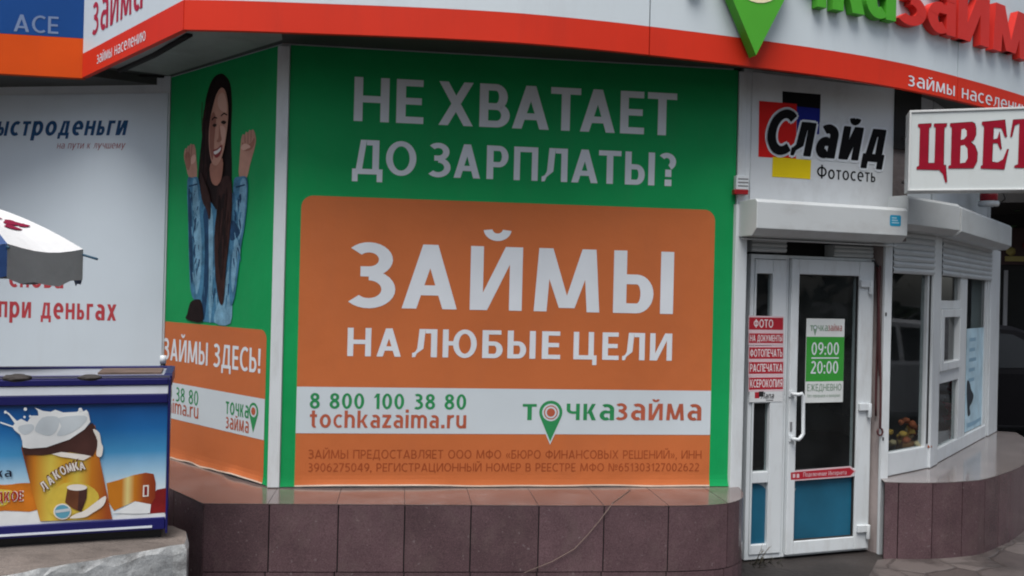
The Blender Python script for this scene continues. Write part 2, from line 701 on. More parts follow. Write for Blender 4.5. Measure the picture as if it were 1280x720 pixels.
        A(w / 2, .5, w / 2, .38, 0, 360, n=34), R(w / 2 - s / 2, w / 2 + s / 2, -.02, 1.02)
    elif ch == 'ф':
        w = .74
        A(w / 2, .36, w / 2, .36, 0, 360, n=30), R(w / 2 - s * .45, w / 2 + s * .45, -.22, 1.0)
    elif ch == 'Ж':
        w = 1.0
        c = w / 2
        R(c - s / 2, c + s / 2, 0, 1)
        Q(c - d * .7, c + d * .2, 0, d, .45, 1), Q(c - d * .2, c + d * .7, w - d, w, .45, 1), Q(0, d, c - d * .7, c + d * .2, 0, .55), Q(w - d, w, c - d * .2, c + d * .7, 0, .55)
    elif ch in 'аa':
        w = .52
        R(w - s, w, 0, XHT * .66), A(.25, XHT - .24, w - .25, .24, 0, 128), A(.22, .215, .22, .225, 78, 310, n=22), R(.2, w - s, .44 - t, .44 - .02)
    elif ch in 'еe':
        w = .56
        A(.29, XHT / 2, .29, XHT / 2 + .01, 2, 300, n=28), R(s * .8, w - .01, XHT / 2 - t * .42, XHT / 2 + t * .34)
    elif ch == 'р':
        w = .58
        R(0, s, -.24, XHT), A(w - .29, XHT / 2, .29, XHT / 2 + .01, 0, 360, n=30)
    elif ch == 'У':
        w = .68
        Q(w * .34, w * .34 + d, 0, d, .30, 1), Q(w * .14, w * .14 + d, w - d, w, 0, 1)
    elif ch == 'у':
        w = .58
        Q(w * .30, w * .30 + d, 0, d, .0, XHT), Q(w * .12, w * .12 + d, w - d, w, -.24, XHT)
    elif ch == 'б':
        w = .58
        A(.29, .34, .29, .35, 0, 360, n=30), A(.42, .5, .42, .42, 180, 105), Q(.3, .3 + s, .42, .52, .84, 1.0)
    elif ch == 't':
        w = .40
        R(.10, .10 + s, .14, .92), R(0, w * .95, XHT - t, XHT), A(.10 + .17, .17, .17, .18, 180, 300)
    elif ch == 'h':
        w = .56
        R(0, s, 0, .93), R(w - s, w, 0, .45), A(w / 2, .45, w / 2, XHT - .44, 0, 180)
    elif ch == 'i':
        w = s
        R(0, s, 0, XHT), R(0, s, .84, .84 + s)
    elif ch == 'm':
        w = .88
        R(0, s, 0, XHT), R(w / 2 - s / 2, w / 2 + s / 2, 0, .46), R(w - s, w, 0, .46), A(w / 4 + s / 4, .46, w / 4 + s / 4, XHT - .45, 0, 180), A(w * .75 - s / 4, .46, w / 4 + s / 4, XHT - .45, 0, 180)
    elif ch == 'r':
        w = .38
        R(0, s, 0, XHT), A(.32, .42, .32, XHT - .41, 75, 180)
    elif ch == 'u':
        w = .56
        R(0, s, .27, XHT), R(w - s, w, 0, XHT), A(w / 2, .27, w / 2, .28, 180, 360)
    elif ch == 'z':
        w = .48
        R(0, w, 0, t), R(0, w, XHT - t, XHT), Q(0, d, w - d, w, t * .6, XHT - t * .6)
    elif ch == '0':
        w = .58
        A(w / 2, .5, w / 2, .51, 0, 360, n=34)
    elif ch == '1':
        w = .36
        R(w - s - .02, w - .02, 0, 1), Q(.0, .1, w - s - .02, w - .02, .72, 1)
    elif ch == '2':
        w = .56
        A(.27, .72, .28, .29, 145, -35), Q(0, d * 1.1, .5 - s, .52, t * .8, .6), R(0, w, 0, t)
    elif ch == '3':
        w = .56
        A(.24, .75, .28, .26, 130, -90), A(.24, .28, .32, .29, 90, -130), R(.14, .26, .49, .49 + t)
    elif ch == '4':
        w = .62
        R(w - s - .1, w - .1, 0, 1), R(0, w, .22, .22 + t), Q(0, d * .95, w - s - .16, w - .1, .3, 1)
    elif ch == '5':
        w = .56
        R(.06, .52, 1 - t, 1), Q(.03, .03 + s, .07, .07 + s, .5, 1), A(.23, .32, .32, .33, 110, -130)
    elif ch in '69':
        w = .58
        A(.29, .32, .29, .33, 0, 360, n=30), A(.47, .4, .47, .6, 180, 98)
        if ch == '9':
            g.q = [[(w - x, 1 - y) for x, y in q] for q in g.q]
    elif ch == '7':
        w = .54
        R(0, w, 1 - t, 1), Q(.1, .1 + d, w - d, w, 0, 1 - t * .5)
    elif ch == '8':
        w = .58
        A(.29, .745, .26, .26, 0, 360, n=28), A(.29, .275, .29, .285, 0, 360, n=28)
    elif ch == '?':
        w = .46
        A(.19, .74, .27, .27, 140, -60), R(.15, .15 + s, .28, .5), R(.14, .14 + s * 1.1, 0, s * 1.1)
    elif ch == '!':
        w = s * 1.15
        Q(s * .15, s * .95, 0, w, .3, 1), R(.01, .01 + s * 1.1, 0, s * 1.1)
    elif ch == '.':
        w = s * 1.1
        R(0, w, 0, w)
    elif ch == ',':
        w = s * 1.1
        R(0, w, 0, w), Q(-s * .1, s * .5, s * .3, w, -.18, 0)
    elif ch == ':':
        w = s * 1.1
        R(0, w, 0, w), R(0, w, .52, .52 + w)
    elif ch in '«»':
        w = .5
        for o in (0, .25):
            Q(o + .14, o + .24, o, o + .1, .08, .36), Q(o, o + .1, o + .14, o + .24, .36, .64)
        if ch == '»':
            g.q = [[(w - x, y) for x, y in q] for q in g.q]
    elif ch == '№':
        w = 1.1
        R(0, s, 0, 1), R(.68 - s, .68, 0, 1), Q(.66 - s * 1.4, .66 - s * .3, s * .3, s * 1.4), A(.92, .66, .18, .2, 0, 360, s=s * .7, t=s * .7), R(.76, 1.08, .2, .2 + t * .8)
    else:
        w = .30
    fixed = []
    for q in g.q:
        a = sum(q[i][0] * q[(i + 1) % 4][1] - q[(i + 1) % 4][0] * q[i][1] for i in range(4))
        fixed.append(q if a > 0 else q[::-1])
    return fixed, w


_TX = {}


def text_mesh(s, off=0.0, ext=0.0, shear=0.0, space=1.0):
    """filled lettering as one mesh; off sets the weight, ext makes it solid (front at +1, back at -1)"""
    key = (s, off, bool(ext), shear, space)
    if key not in _TX:
        st = min(.2, .115 + off * 1.4)
        gap = .13 * space
        vs, fs = [], []
        x = 0.0
        lay = 0
        for ch in s:
            polys, w = glyph(ch, st)
            for q in polys:
                n = len(vs)
                lay = (lay + 1) % 7
                z = 1 + .004 * lay if ext else lay
                p = [(x + a + shear * b, b, z) for a, b in q]
                vs += p
                fs.append(tuple(range(n, n + 4)))
                if ext:
                    vs += [(a, b, -1) for a, b, _ in p]
                    fs += [(n + i, n + 4 + i, n + 4 + (i + 1) % 4, n + (i + 1) % 4) for i in range(4)]
            x += w + gap
        _TX[key] = (vs, fs)
    return _TX[key]


CAP, XH = 1.0, XHT


def text(mb, fa, s, m, u0, u1, z0, z1, d, ref='cap', off=0.02, ext=0.0, shear=0.0, space=1.0, slope=0.0, pad=0.0):
    """lettering from u0 to u1 with its baseline at z0 and its capitals (or small letters) reaching z1"""
    vs, fs = text_mesh(s, off, 1.0 if ext else 0.0, shear, space)
    xs = [v[0] for v in vs]
    a, b = min(xs), max(xs)
    h = {'cap': CAP, 'x': XH}[ref]
    kx = (u1 - u0) / (b - a)
    kz = (z1 - z0) / h
    mb.add([fa.P(u0 + (x - a) * kx, z0 + y * kz + slope * (x - a) * kx, d + (z * ext if ext else z * .00004)) for x, y, z in vs], fs, m)


def ptext(mb, fa, s, m, xl, yb, xr, yt, d, **k):
    """same, with the baseline's start and the top at the far end read from the photo"""
    u0, z0 = fa.pix(xl, yb, d)
    u1, z1 = fa.pix(xr, yt, d)
    text(mb, fa, s, m, u0, u1, z0, z1, d, **k)


def letters(mb, fa, spec, m, x0, yb, x1, yt, d, off=.03):
    """a line set letter by letter, each letter between its own two ends"""
    _, z0 = fa.pix(x0, yb, d)
    _, z1 = fa.pix(x1, yt, d)
    for ch, a, b in spec:
        ym = yb + (a - x0) * .03
        text(mb, fa, ch, m, fa.pix(a, ym, d)[0], fa.pix(b, ym, d)[0], z0, z1, d, off=off)


def pin(mb, fa, c, r, tip, m, d, thick=0):
    """map pin outline: disc of radius r about c = (u, z) drawn down to a point"""
    h = c[1] - tip
    a = math.acos(r / h)
    pts = [(c[0], tip)]
    a0 = -math.pi / 2 + a
    for k in range(25):
        t = a0 + (2 * math.pi - 2 * a) * k / 24
        pts.append((c[0] + r * math.cos(t), c[1] + r * math.sin(t)))
    flat(mb, fa, pts, m, d, thick)


# ------------------------------------------------------------------ plan of the place (metres)
L_END = (-2.43, 6.16)
CORNER = (-1.40, 5.235)
FA = Facet(CORNER, (1.375, 5.575))           # front facet with the large banner
FL = Facet(L_END, CORNER)                    # facet turned away, with the woman
FS = Facet((1.440, 5.565), (2.665, 5.970))   # wall above the door
FD = Facet((1.50, 5.665), (2.46, 5.99))      # door plane
FW = Facet((2.50, 5.925), (3.03, 6.34))      # first display window
FX = Facet((3.03, 6.34), (4.15, 7.73))       # second display window
SOF = 3.16
LEDGE = 0.512
FAS0, FAS1, FAST = 3.08, 3.24, 4.45
ARCP = catmull([(-1.80, 4.73), (-1.246, 4.735), (0, 4.824), (1.218, 5.154), (2.237, 5.541), (3.04, 6.0), (4.02, 6.70), (4.9, 7.55)], 6)
ARC = Arc(ARCP)
FF = Facet((-2.92, 5.91), (-1.80, 4.73))     # fascia turned away
FB = Facet((-5.6, 6.66), (-2.42, 6.14))      # neighbour's white wall
FN = Facet((-5.2, 5.59), (-2.925, 5.925))    # neighbour's blue and orange fascia

# ------------------------------------------------------------------ ground


def ground_mat():
    m = mat('wet_asphalt', (.022, .018, .017), .6, .45, .9, bump=.5, bs=22, fine=.35, dirt=.6, dcol=(.055, .045, .04), dscale=(1, 1, 1))
    N, L = m.node_tree.nodes, m.node_tree.links
    b = N['Principled BSDF']
    tc = N.new('ShaderNodeTexCoord')
    n = N.new('ShaderNodeTexNoise')
    n.inputs['Scale'].default_value = .8
    n.inputs['Detail'].default_value = 5
    L.new(tc.outputs['Object'], n.inputs['Vector'])
    r = N.new('ShaderNodeMapRange')
    r.inputs['From Min'].default_value, r.inputs['From Max'].default_value = .42, .58
    r.inputs['To Min'].default_value, r.inputs['To Max'].default_value = .35, .8
    L.new(n.outputs['Fac'], r.inputs['Value'])
    L.new(r.outputs[0], b.inputs['Roughness'])
    return m


g = MB()
g.add([(-300, -300, 0), (300, -300, 0), (300, 300, 0), (-300, 300, 0)], [(0, 1, 2, 3)], ground_mat())
obj('ground', g, kind='structure')


def stone_paving():
    m = bpy.data.materials.new('broken_stone_paving')
    m.use_nodes = True
    N, L = m.node_tree.nodes, m.node_tree.links
    b = N['Principled BSDF']
    tc = N.new('ShaderNodeTexCoord')
    nz = N.new('ShaderNodeTexNoise')
    nz.inputs['Scale'].default_value = 3
    L.new(tc.outputs['Object'], nz.inputs['Vector'])
    ad = N.new('ShaderNodeMix')
    ad.data_type = 'VECTOR'
    ad.inputs['Factor'].default_value = .12
    L.new(tc.outputs['Object'], ad.inputs['A'])
    L.new(nz.outputs['Color'], ad.inputs['B'])
    v = N.new('ShaderNodeTexVoronoi')
    v.feature = 'DISTANCE_TO_EDGE'
    v.inputs['Scale'].default_value = 3.6
    L.new(ad.outputs['Result'], v.inputs['Vector'])
    v2 = N.new('ShaderNodeTexVoronoi')
    v2.inputs['Scale'].default_value = 3.6
    L.new(ad.outputs['Result'], v2.inputs['Vector'])
    r = N.new('ShaderNodeMapRange')
    r.inputs['From Min'].default_value, r.inputs['From Max'].default_value = .0, .045
    r.inputs['To Min'].default_value = .45
    L.new(v.outputs['Distance'], r.inputs['Value'])
    c1 = N.new('ShaderNodeMix')
    c1.data_type = 'RGBA'
    c1.inputs['A'].default_value = (.062, .050, .047, 1)
    c1.inputs['B'].default_value = (.115, .098, .092, 1)
    sp = N.new('ShaderNodeSeparateColor')
    L.new(v2.outputs['Color'], sp.inputs[0])
    L.new(sp.outputs[0], c1.inputs['Factor'])
    n2 = N.new('ShaderNodeTexNoise')
    n2.inputs['Scale'].default_value = 2.2
    n2.inputs['Detail'].default_value = 8
    n2.inputs['Roughness'].default_value = .7
    L.new(tc.outputs['Object'], n2.inputs['Vector'])
    r2 = N.new('ShaderNodeMapRange')
    r2.inputs['From Min'].default_value, r2.inputs['From Max'].default_value = .48, .64
    L.new(n2.outputs['Fac'], r2.inputs['Value'])
    c2 = N.new('ShaderNodeMix')
    c2.data_type = 'RGBA'
    c2.inputs['B'].default_value = (.035, .028, .026, 1)
    L.new(r2.outputs[0], c2.inputs['Factor'])
    L.new(c1.outputs['Result'], c2.inputs['A'])
    c3 = N.new('ShaderNodeMix')
    c3.data_type = 'RGBA'
    c3.inputs['A'].default_value = (.03, .025, .022, 1)
    L.new(r.outputs[0], c3.inputs['Factor'])
    L.new(c2.outputs['Result'], c3.inputs['B'])
    L.new(c3.outputs['Result'], b.inputs['Base Color'])
    b.inputs['Roughness'].default_value = .5
    bp = N.new('ShaderNodeBump')
    bp.inputs['Distance'].default_value = .02
    bp.inputs['Strength'].default_value = .7
    L.new(r.outputs[0], bp.inputs['Height'])
    L.new(bp.outputs[0], b.inputs['Normal'])
    return m


g = MB()
g.add([(x, y, .004) for x, y in [(2.25, 5.45), (3.0, 4.6), (6.5, 4.2), (8.5, 8.6), (5.2, 8.4), (4.6, 7.6), (3.6, 6.3), (2.62, 5.86), (2.45, 5.8)]], [(0, 1, 2, 3, 4, 5, 6, 7, 8)], stone_paving())
obj('pavement', g, kind='structure')

# ------------------------------------------------------------------ loan shop building
shop = thing('shop_building', (0.4, 6.0, 0), 'white single-storey corner shop with brown tiled plinth and glazed entrance', 'building')
wm = MB()
fbox(wm, FA, 0.0, FA.len, 0, SOF, -.18, -.006, PANEL)
fbox(wm, FL, 0.0, FL.len - .002, 0, SOF, -.18, -.006, PANEL)
# above the door, with its stained end
uS1 = FS.len
zlint = FD.pix(1000, 300)[1]
fbox(wm, FS, 0.0, uS1 - .12, zlint + .02, SOF, -.14, -.004, PANEL)
obj('wall', wm, shop)
wm = MB()
fbox(wm, FS, uS1 - .118, uS1 + .02, zlint + .02, SOF, -.2, -.02, DARKWALL)
obj('wall_end', wm, shop)
wm = MB()
fbox(wm, FS, uS1 - .119, uS1 + .10, 2.74, SOF, -.1, .004, BLACKISH)  # black block covering the top of the stained wall end
obj('wall_black_block', wm, shop)
wm = MB()
zh1 = 2.33
fbox(wm, FW, .02, FW.len - .02, zh1 + .005, SOF, -.16, -.02, PANEL)
fbox(wm, FX, .02, FX.len + .2, zh1 + .005, SOF, -.16, -.02, PANEL)
obj('window_header', wm, shop)
wm = MB()
for a, b in [((4.26, 7.86), (4.5, 11.5)), ((4.5, 11.5), (-3.0, 11.5)), ((-3.0, 11.5), (-2.5, 6.4))]:
    f_ = Facet(a, b)
    fbox(wm, f_, 0, f_.len, 0, SOF, -.15, 0, PANEL)
obj('rear_wall', wm, shop)
# room behind the glass: dark floor, back wall, a counter
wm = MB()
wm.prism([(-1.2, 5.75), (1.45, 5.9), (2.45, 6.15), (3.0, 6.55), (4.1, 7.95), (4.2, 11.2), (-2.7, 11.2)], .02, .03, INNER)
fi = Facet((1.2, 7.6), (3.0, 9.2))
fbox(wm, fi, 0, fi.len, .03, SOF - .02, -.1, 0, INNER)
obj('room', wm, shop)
# roof and soffit, as one slab that follows the fascia
rp = [tuple(p) for p in ARCP]
ins = []
for i, p in enumerate(rp):
    q = ARC.P(ARC.s[i], 0, -.05)
    ins.append((q.x, q.y))
wm = MB()
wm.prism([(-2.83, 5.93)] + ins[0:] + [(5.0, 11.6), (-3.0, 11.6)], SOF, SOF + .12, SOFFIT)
wm.prism([(-2.78, 5.90), (-1.74, 4.80), (-1.30, 4.80), (-1.38, 5.15), (-2.42, 6.10)], SOF - .006, SOF - .002, mat('soffit_lit_end', (.24, .26, .25), .6, .15, 2, dirt=.5, dcol=(.08, .08, .075), dscale=(1, 1, 1)))  # paler copy of the soffit paints in the light on its turned end
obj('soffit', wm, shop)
wm = MB()
for a, b, r0 in [((150, 88), (237, 43), .02), ((152, 93), (205, 96), .008)]:
    pa, pb = [CAM + ray(*q) * ((SOF - .012 - CAM.z) / ray(*q).z) for q in (a, b)]
    wm.tube([pa, (pa + pb) / 2 + Vector((0.01, .02, 0)), pb], r0, BLACKISH, 6)
obj('soffit_gap', wm, shop)

# --- plinth


def tiles(path, rows, width, start, gap=.0035, m=GRANITE, d=0.0):
    mb = MB()
    A_ = Arc(path)
    rn = random.Random(3)
    mb2 = MB()
    n = 60
    us = [A_.len * k / n for k in range(n + 1)]
    lo, hi = rows[0][0], rows[-1][1]
    for a, b in zip(us, us[1:]):
        mb.add([A_.P(a, lo, -.012), A_.P(b, lo, -.012), A_.P(b, hi, -.012), A_.P(a, hi, -.012)], [(0, 1, 2, 3)], BLACKISH)
    for z0, z1 in rows:
        s = start
        while s < A_.len:
            e = min(s + width * rn.uniform(.97, 1.03), A_.len)
            a, b = max(s, 0) + gap, e - gap
            m = GRANITES[rn.choice([0, 0, 1, 2])]
            if b - a > .01:
                dd = d + rn.uniform(-.0015, .0015)
                k = max(1, int((b - a) / .06))
                for i in range(k):
                    p, q = a + (b - a) * i / k, a + (b - a) * (i + 1) / k
                    vs = [A_.P(p, z0, dd), A_.P(q, z0, dd), A_.P(q, z1, dd), A_.P(p, z1, dd), A_.P(p, z0, -.013), A_.P(q, z0, -.013), A_.P(q, z1, -.013), A_.P(p, z1, -.013)]
                    fs = [(0, 1, 2, 3), (3, 2, 6, 7), (1, 0, 4, 5)]
                    if i == 0:
                        fs.append((0, 3, 7, 4))
                    if i == k - 1:
                        fs.append((2, 1, 5, 6))
                    mb.add(vs, fs, m)
            s = e
    return mb


LEFTP = [(-2.42, 5.63), (-2.0, 5.19), (-1.665, 4.835)]
CURVP = catmull([(.75, 5.02), (.98, 5.04), (1.23, 5.10), (1.37, 5.21), (1.445, 5.38), (1.465, 5.60)], 5)
FRONTP = [(-1.662, 4.832), (-1.2, 4.865), (.2, 4.97)] + CURVP
obj('plinth', tiles(FRONTP, [(-.02, .131), (.137, LEDGE - .006)], .375, -.03), shop)
obj('plinth', tiles(LEFTP, [(-.02, LEDGE - .006)], .40, -.1), shop)
RIGHTP = catmull([(2.50, 5.835), (2.66, 5.83), (2.86, 5.855), (3.10, 5.93), (3.32, 6.06), (3.83, 6.55), (4.4, 7.3), (4.72, 8.2)], 4)
obj('plinth', tiles(RIGHTP, [(-.02, LEDGE - .006)], .235, -.14), shop)
LEDG = mat('ledge_stone', (.125, .092, .088), .16, .2, 4, spec=.6, fine=.15, dirt=.6, dcol=(.21, .19, .185), dscale=(2, 2, 2))
lm = MB()
lp = LEFTP[:-1] + [(-1.668, 4.832)] + [FRONTP[1]] + [FRONTP[2]] + CURVP
back = [(1.47, 5.62), (1.375, 5.62), (-1.40, 5.30), (-2.43, 6.2), (-2.8, 6.0)]
lm.prism(lp + back, LEDGE - .004, LEDGE, LEDG)
obj('plinth_ledge', lm, shop)
lm = MB()
FPA = Arc(FRONTP)
s_ = -.03
rn = random.Random(3)
while s_ < FPA.len - .35:
    if s_ > .1:
        f_ = FPA.P(s_, LEDGE, -.001)
        k_ = FA.pix(640, 500)[0] * 0 + (Vector((f_.x, f_.y)) - FA.A).dot(FA.t)
        b_ = FA.P(k_, LEDGE, .0)
        sx = Vector((.0014, .0002, 0))
        up_ = Vector((0, 0, .0006))
        lm.add([f_ - sx + up_, f_ + sx + up_, b_ + sx + up_, b_ - sx + up_], [(0, 1, 2, 3)], BLACKISH)
    s_ += .375
obj('ledge_joint', lm, shop)
lm = MB()
lm.prism(RIGHTP + [(4.3, 8.3), (4.10, 7.72), (3.05, 6.38), (2.52, 5.96)], LEDGE - .004, LEDGE, mat('pale_ledge_stone', (.20, .175, .17), .12, .2, 4, spec=.6, fine=.1, dirt=.5, dcol=(.12, .10, .10), dscale=(2, 2, 2)))
obj('plinth_ledge', lm, shop)

# --- corner and edge trims
tm = MB()
fbox(tm, FA, -.024, .045, LEDGE + .004, SOF - .02, -.01, .014, WHITE)
fbox(tm, FL, FL.len - .03, FL.len - .002, LEDGE + .004, SOF - .02, -.005, .0135, WHITE)
obj('corner_trim', tm, shop, bev=.003)
tm = MB()
e0 = FA.pix(911, 600)[0]
e1 = FA.pix(921, 600)[0]
fbox(tm, FA, e0 + .004, e1, LEDGE + .004, SOF - .02, -.005, .018, WHITE)
fbox(tm, FA, e1 + .004, e1 + .05, 2.45, SOF - .02, -.005, .010, WHITE)
obj('edge_trim', tm, shop, bev=.003)
tm = MB()
fbox(tm, FS, -.04, .045, .0, 2.30, -.16, .004, WHITE)
obj('door_post', tm, shop, bev=.004)

# --- fascia-side roller housings
SHUT = mat('shutter_metal', (.50, .53, .54), .35, .06, 2, dirt=.35, dcol=(.25, .23, .21), dscale=(1.5, 1.5, 3))


def housing(fa, u0, u1, zt, zb, dp, ch=.05):
    mb = MB()
    prof = [(0.0, zt), (dp - .02, zt), (dp, zt - .02), (dp, zb + ch * .9), (dp - ch, zb), (0.0, zb)]
    n = len(prof)
    vs = [fa.P(u0, z, d) for d, z in prof] + [fa.P(u1, z, d) for d, z in prof]
    fs = [(i, n + i, n + (i + 1) % n, (i + 1) % n) for i in range(n)] + [tuple(range(n)), tuple(range(2 * n - 1, n - 1, -1))]
    mb.add(vs, fs, SHUT)
    return mb


def slats(mb, fa, u0, u1, z0, z1, d, pitch=.042, m=SHUT):
    """curved roller slats"""
    z = z0
    while z < z1 - .002:
        e = min(z + pitch, z1)
        prof = [(z, -.004), (z + (e - z) * .12, .004), (z + (e - z) * .5, .009), (z + (e - z) * .85, .004), (e, -.004)]
        for (a, da), (b, db) in zip(prof, prof[1:]):
            mb.add([fa.P(u0, a, d + da), fa.P(u1, a, d + da), fa.P(u1, b, d + db), fa.P(u0, b, d + db)], [(0, 1, 2, 3)], m)
        z = e


hu0, hz1 = FS.pix(950, 248, .2)
hu1, hz2 = FS.pix(1135, 263, .2)
_, hzb = FS.pix(950, 283, .2)
hm = housing(FS, -.02, hu1, hz1, hzb - .055, .20, .05)
ho = obj('shutter_housing', hm, shop, bev=.004)
hm = MB()
fbox(hm, FS, .0, uS1 - .1, zlint - .02, hzb - .06, -.02, .03, WHITE)
obj('lintel', hm, shop, bev=.003)
# second and third housings, above the display windows
a0 = FW.pix(1118, 262, .16)
zt2 = FW.pix(1160, 248, .16)[1]
zb2 = FW.pix(1160, 284, .16)[1]
hm = housing(FW, .0, FW.len + .05, zt2, zb2 - .03, .16, .04)
obj('shutter_housing', hm, shop, bev=.004)
hm = housing(FX, .05, FX.len + .19, zt2 - .01, zb2 - .035, .17, .04)
obj('shutter_housing', hm, shop, bev=.004)
hzw = zb2 - .03

# --- door
# frame: outer edges
du0, _ = FD.pix(936, 500)
du1, _ = FD.pix(1091, 500)
dzt = FD.pix(985, 319)[1]
um0 = FD.pix(980.5, 500)[0]
um1 = FD.pix(984, 500)[0]
dm = MB()
ring(dm, FD, du0, um0 + .006, .012, dzt, .028, .012, .03, .03, -.07, -.01, WHITE)
ring(dm, FD, um0 + .009, du1, .012, dzt, .012, .02, .02, .02, -.07, -.012, WHITE)
obj('door_frame', dm, shop, bev=.003)
KICK = mat('petrol_blue_panel', (.012, .10, .17), .25, .35, 1.6, dirt=.35, dcol=(.015, .055, .09), dscale=(2, 2, 1), bump=.05, bs=6)
SEAL = mat('rubber_seal', (.02, .02, .02), .7)
# narrow fixed side light
su0, su1 = du0 + .03, um0 - .006
spu0 = FD.pix(944, 450)[0]
spu1 = FD.pix(964, 450)[0]
zs = [.045, FD.pix(950, 681)[1], FD.pix(950, 604)[1], FD.pix(952, 590)[1], FD.pix(952, 504)[1], FD.pix(955, 486)[1], FD.pix(956, 342)[1], dzt - .033]
sm = MB()
fbox(sm, FD, su0, spu0, zs[0], zs[7], -.055, .0, WHITE)
fbox(sm, FD, spu1, su1, zs[0], zs[7], -.055, .0, WHITE)
for a, b in [(zs[0], zs[1]), (zs[2], zs[3]), (zs[4], zs[5]), (zs[6], zs[7])]:
    fbox(sm, FD, spu0 + .001, spu1 - .001, a, b, -.055, -.002, WHITE)
side = obj('side_light', sm, shop, bev=.004)
pm = MB()
fbox(pm, FD, spu0, spu1, zs[1], zs[2], -.038, -.026, KICK)
obj('kick_panel', pm, side)
for a, b in [(zs[3], zs[4]), (zs[5], zs[6])]:
    pm = MB()
    fbox(pm, FD, spu0, spu1, a, b, -.036, -.030, GLASS)
    obj('pane', pm, side)
# hinged leaf
lu0, lu1 = um1 + .004, FD.pix(1087, 500)[0]
gu0 = FD.pix(995, 470)[0]
gu1 = FD.pix(1070, 470)[0]
lz = [.03, FD.pix(1030, 673)[1], FD.pix(1030, 592)[1], FD.pix(1035, 344)[1] + .0, dzt - .022]
lm = MB()
fbox(lm, FD, lu0, gu0, lz[0], lz[4], -.05, .016, WHITE)
fbox(lm, FD, gu1, lu1, lz[0], lz[4], -.05, .016, WHITE)
for a, b in [(lz[0], lz[1]), (lz[2] - .028, lz[2] + .028), (lz[3], lz[4])]:
    fbox(lm, FD, gu0 + .001, gu1 - .001, a, b, -.05, .014, WHITE)
leaf = obj('door', lm, shop, bev=.005)
pm = MB()
fbox(pm, FD, gu0, gu1, lz[1], lz[2] - .028, -.028, -.014, KICK)
obj('kick_panel', pm, leaf)
pm = MB()
fbox(pm, FD, gu0, gu1, lz[2] + .028, lz[3], -.024, -.018, GLASS)
obj('pane', pm, leaf)
pm = MB()
for a, b in [(lz[1], lz[2] - .028), (lz[2] + .028, lz[3])]:
    ring(pm, FD, gu0, gu1, a, b, .007, .007, .007, .007, -.012, .004, SEAL)
obj('seal', pm, leaf)
hm = MB()
h0 = FD.pix(989, 492, .016)
h1 = FD.pix(1004, 492, .07)
h2 = FD.pix(1004, 546, .07)
h3 = FD.pix(989, 548, .016)
hp = [FD.P(*h0, .014), FD.P(*h0, .05), FD.P(h0[0] + .02, h0[1], .068), FD.P(h1[0] - .012, h1[1], .07), FD.P(h1[0], h1[1] - .015, .07), FD.P(h2[0], h2[1] + .02, .07), FD.P(h2[0] - .015, h2[1], .07), FD.P(h3[0] + .02, h3[1], .068), FD.P(*h3, .05), FD.P(*h3, .014)]
hm.tube(hp, .012, WHITE, 10)
for q in (h0, h3):
    fbox(hm, FD, q[0] - .02, q[0] + .02, q[1] - .02, q[1] + .02, .014, .024, WHITE)
obj('handle', hm, leaf)
hm = MB()
q = FD.pix(988.5, 533, .016)
fbox(hm, FD, q[0] - .008, q[0] + .008, q[1] - .03, q[1] + .03, .0155, .02, STEEL)
obj('lock', hm, leaf)
for (x, y) in [(1083, 355), (1081, 509), (1079, 661)]:
    q = FD.pix(x, y, .03)
    hm = MB()
    fbox(hm, FD, q[0] - .045, q[0] + .03, q[1] - .022, q[1] + .024, .0165, .036, WHITE)
    c = FD.P(q[0] + .04, q[1] - .02, .03)
    hm.tube([c - Vector((0, 0, .05)), c + Vector((0, 0, .045))], .014, WHITE, 10)
    obj('hinge', hm, leaf, bev=.002)
gm = MB()
fbox(gm, FD, lu1 + .002, lu1 + .014, .03, dzt - .01, -.0115, -.006, BLACKISH)
obj('hinge_gap', gm, shop)
gm = MB()
PEEL = mat('peeled_film', (.30, .34, .36), .6, .2, 20)
draw(gm, FD, [(990.5, 611), (995, 610.5), (993, 615), (991, 619.5)], PEEL, -.0132)
obj('peeled_corner', gm, leaf)
gm = MB()
draw(gm, FD, [(947, 604.5), (957.5, 603.5), (958, 612), (953, 607)], PEEL, -.0252)
obj('peeled_corner', gm, side)
# lumps of rolled shutter under the housing
for (x0, y0, x1, y1) in [(939, 299, 982, 316), (1042, 306, 1090, 323)]:
    rm = MB()
    u0, z1 = FD.pix(x0, y0, -.01)
    u1, z0 = FD.pix(x1, y1, -.01)
    fbox(rm, FD, u0, u1, z0, z1, -.10, -.012, SHUT)
    slats(rm, FD, u0, u1, z0 + .001, z1, -.004, .03)
    obj('shutter_roll', rm, shop)
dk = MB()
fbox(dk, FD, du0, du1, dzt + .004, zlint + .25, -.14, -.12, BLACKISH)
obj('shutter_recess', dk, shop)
# jamb on the hinge side, stained plaster and a white post
jm = MB()
PW0, PW1 = FD.pix(1103, 500, .075)[0], FD.pix(1112, 500, .075)[0]
jf = Facet(FD.P(du1 + .003, 0, -.05).xy, FD.P(PW0 + .012, 0, .050).xy)
fbox(jm, jf, 0, jf.len, .0, 2.42, -.03, 0, mat('pinkish_jamb', (.36, .31, .30), .7, .15, 3, dirt=.7, dcol=(.08, .05, .05), dscale=(6, 6, 1), bump=.2, bs=20))
obj('jamb', jm, shop)
jm = MB()
fbox(jm, FD, PW0, PW1, .0, hzw + .01, .052, .075, WHITE)
for zz in (2.24, 1.62, .78):
    fbox(jm, FD, PW0 + .006, PW0 + .018, zz - .012, zz + .012, .0752, .079, BLACKPL)
obj('window_post', jm, shop, bev=.004)
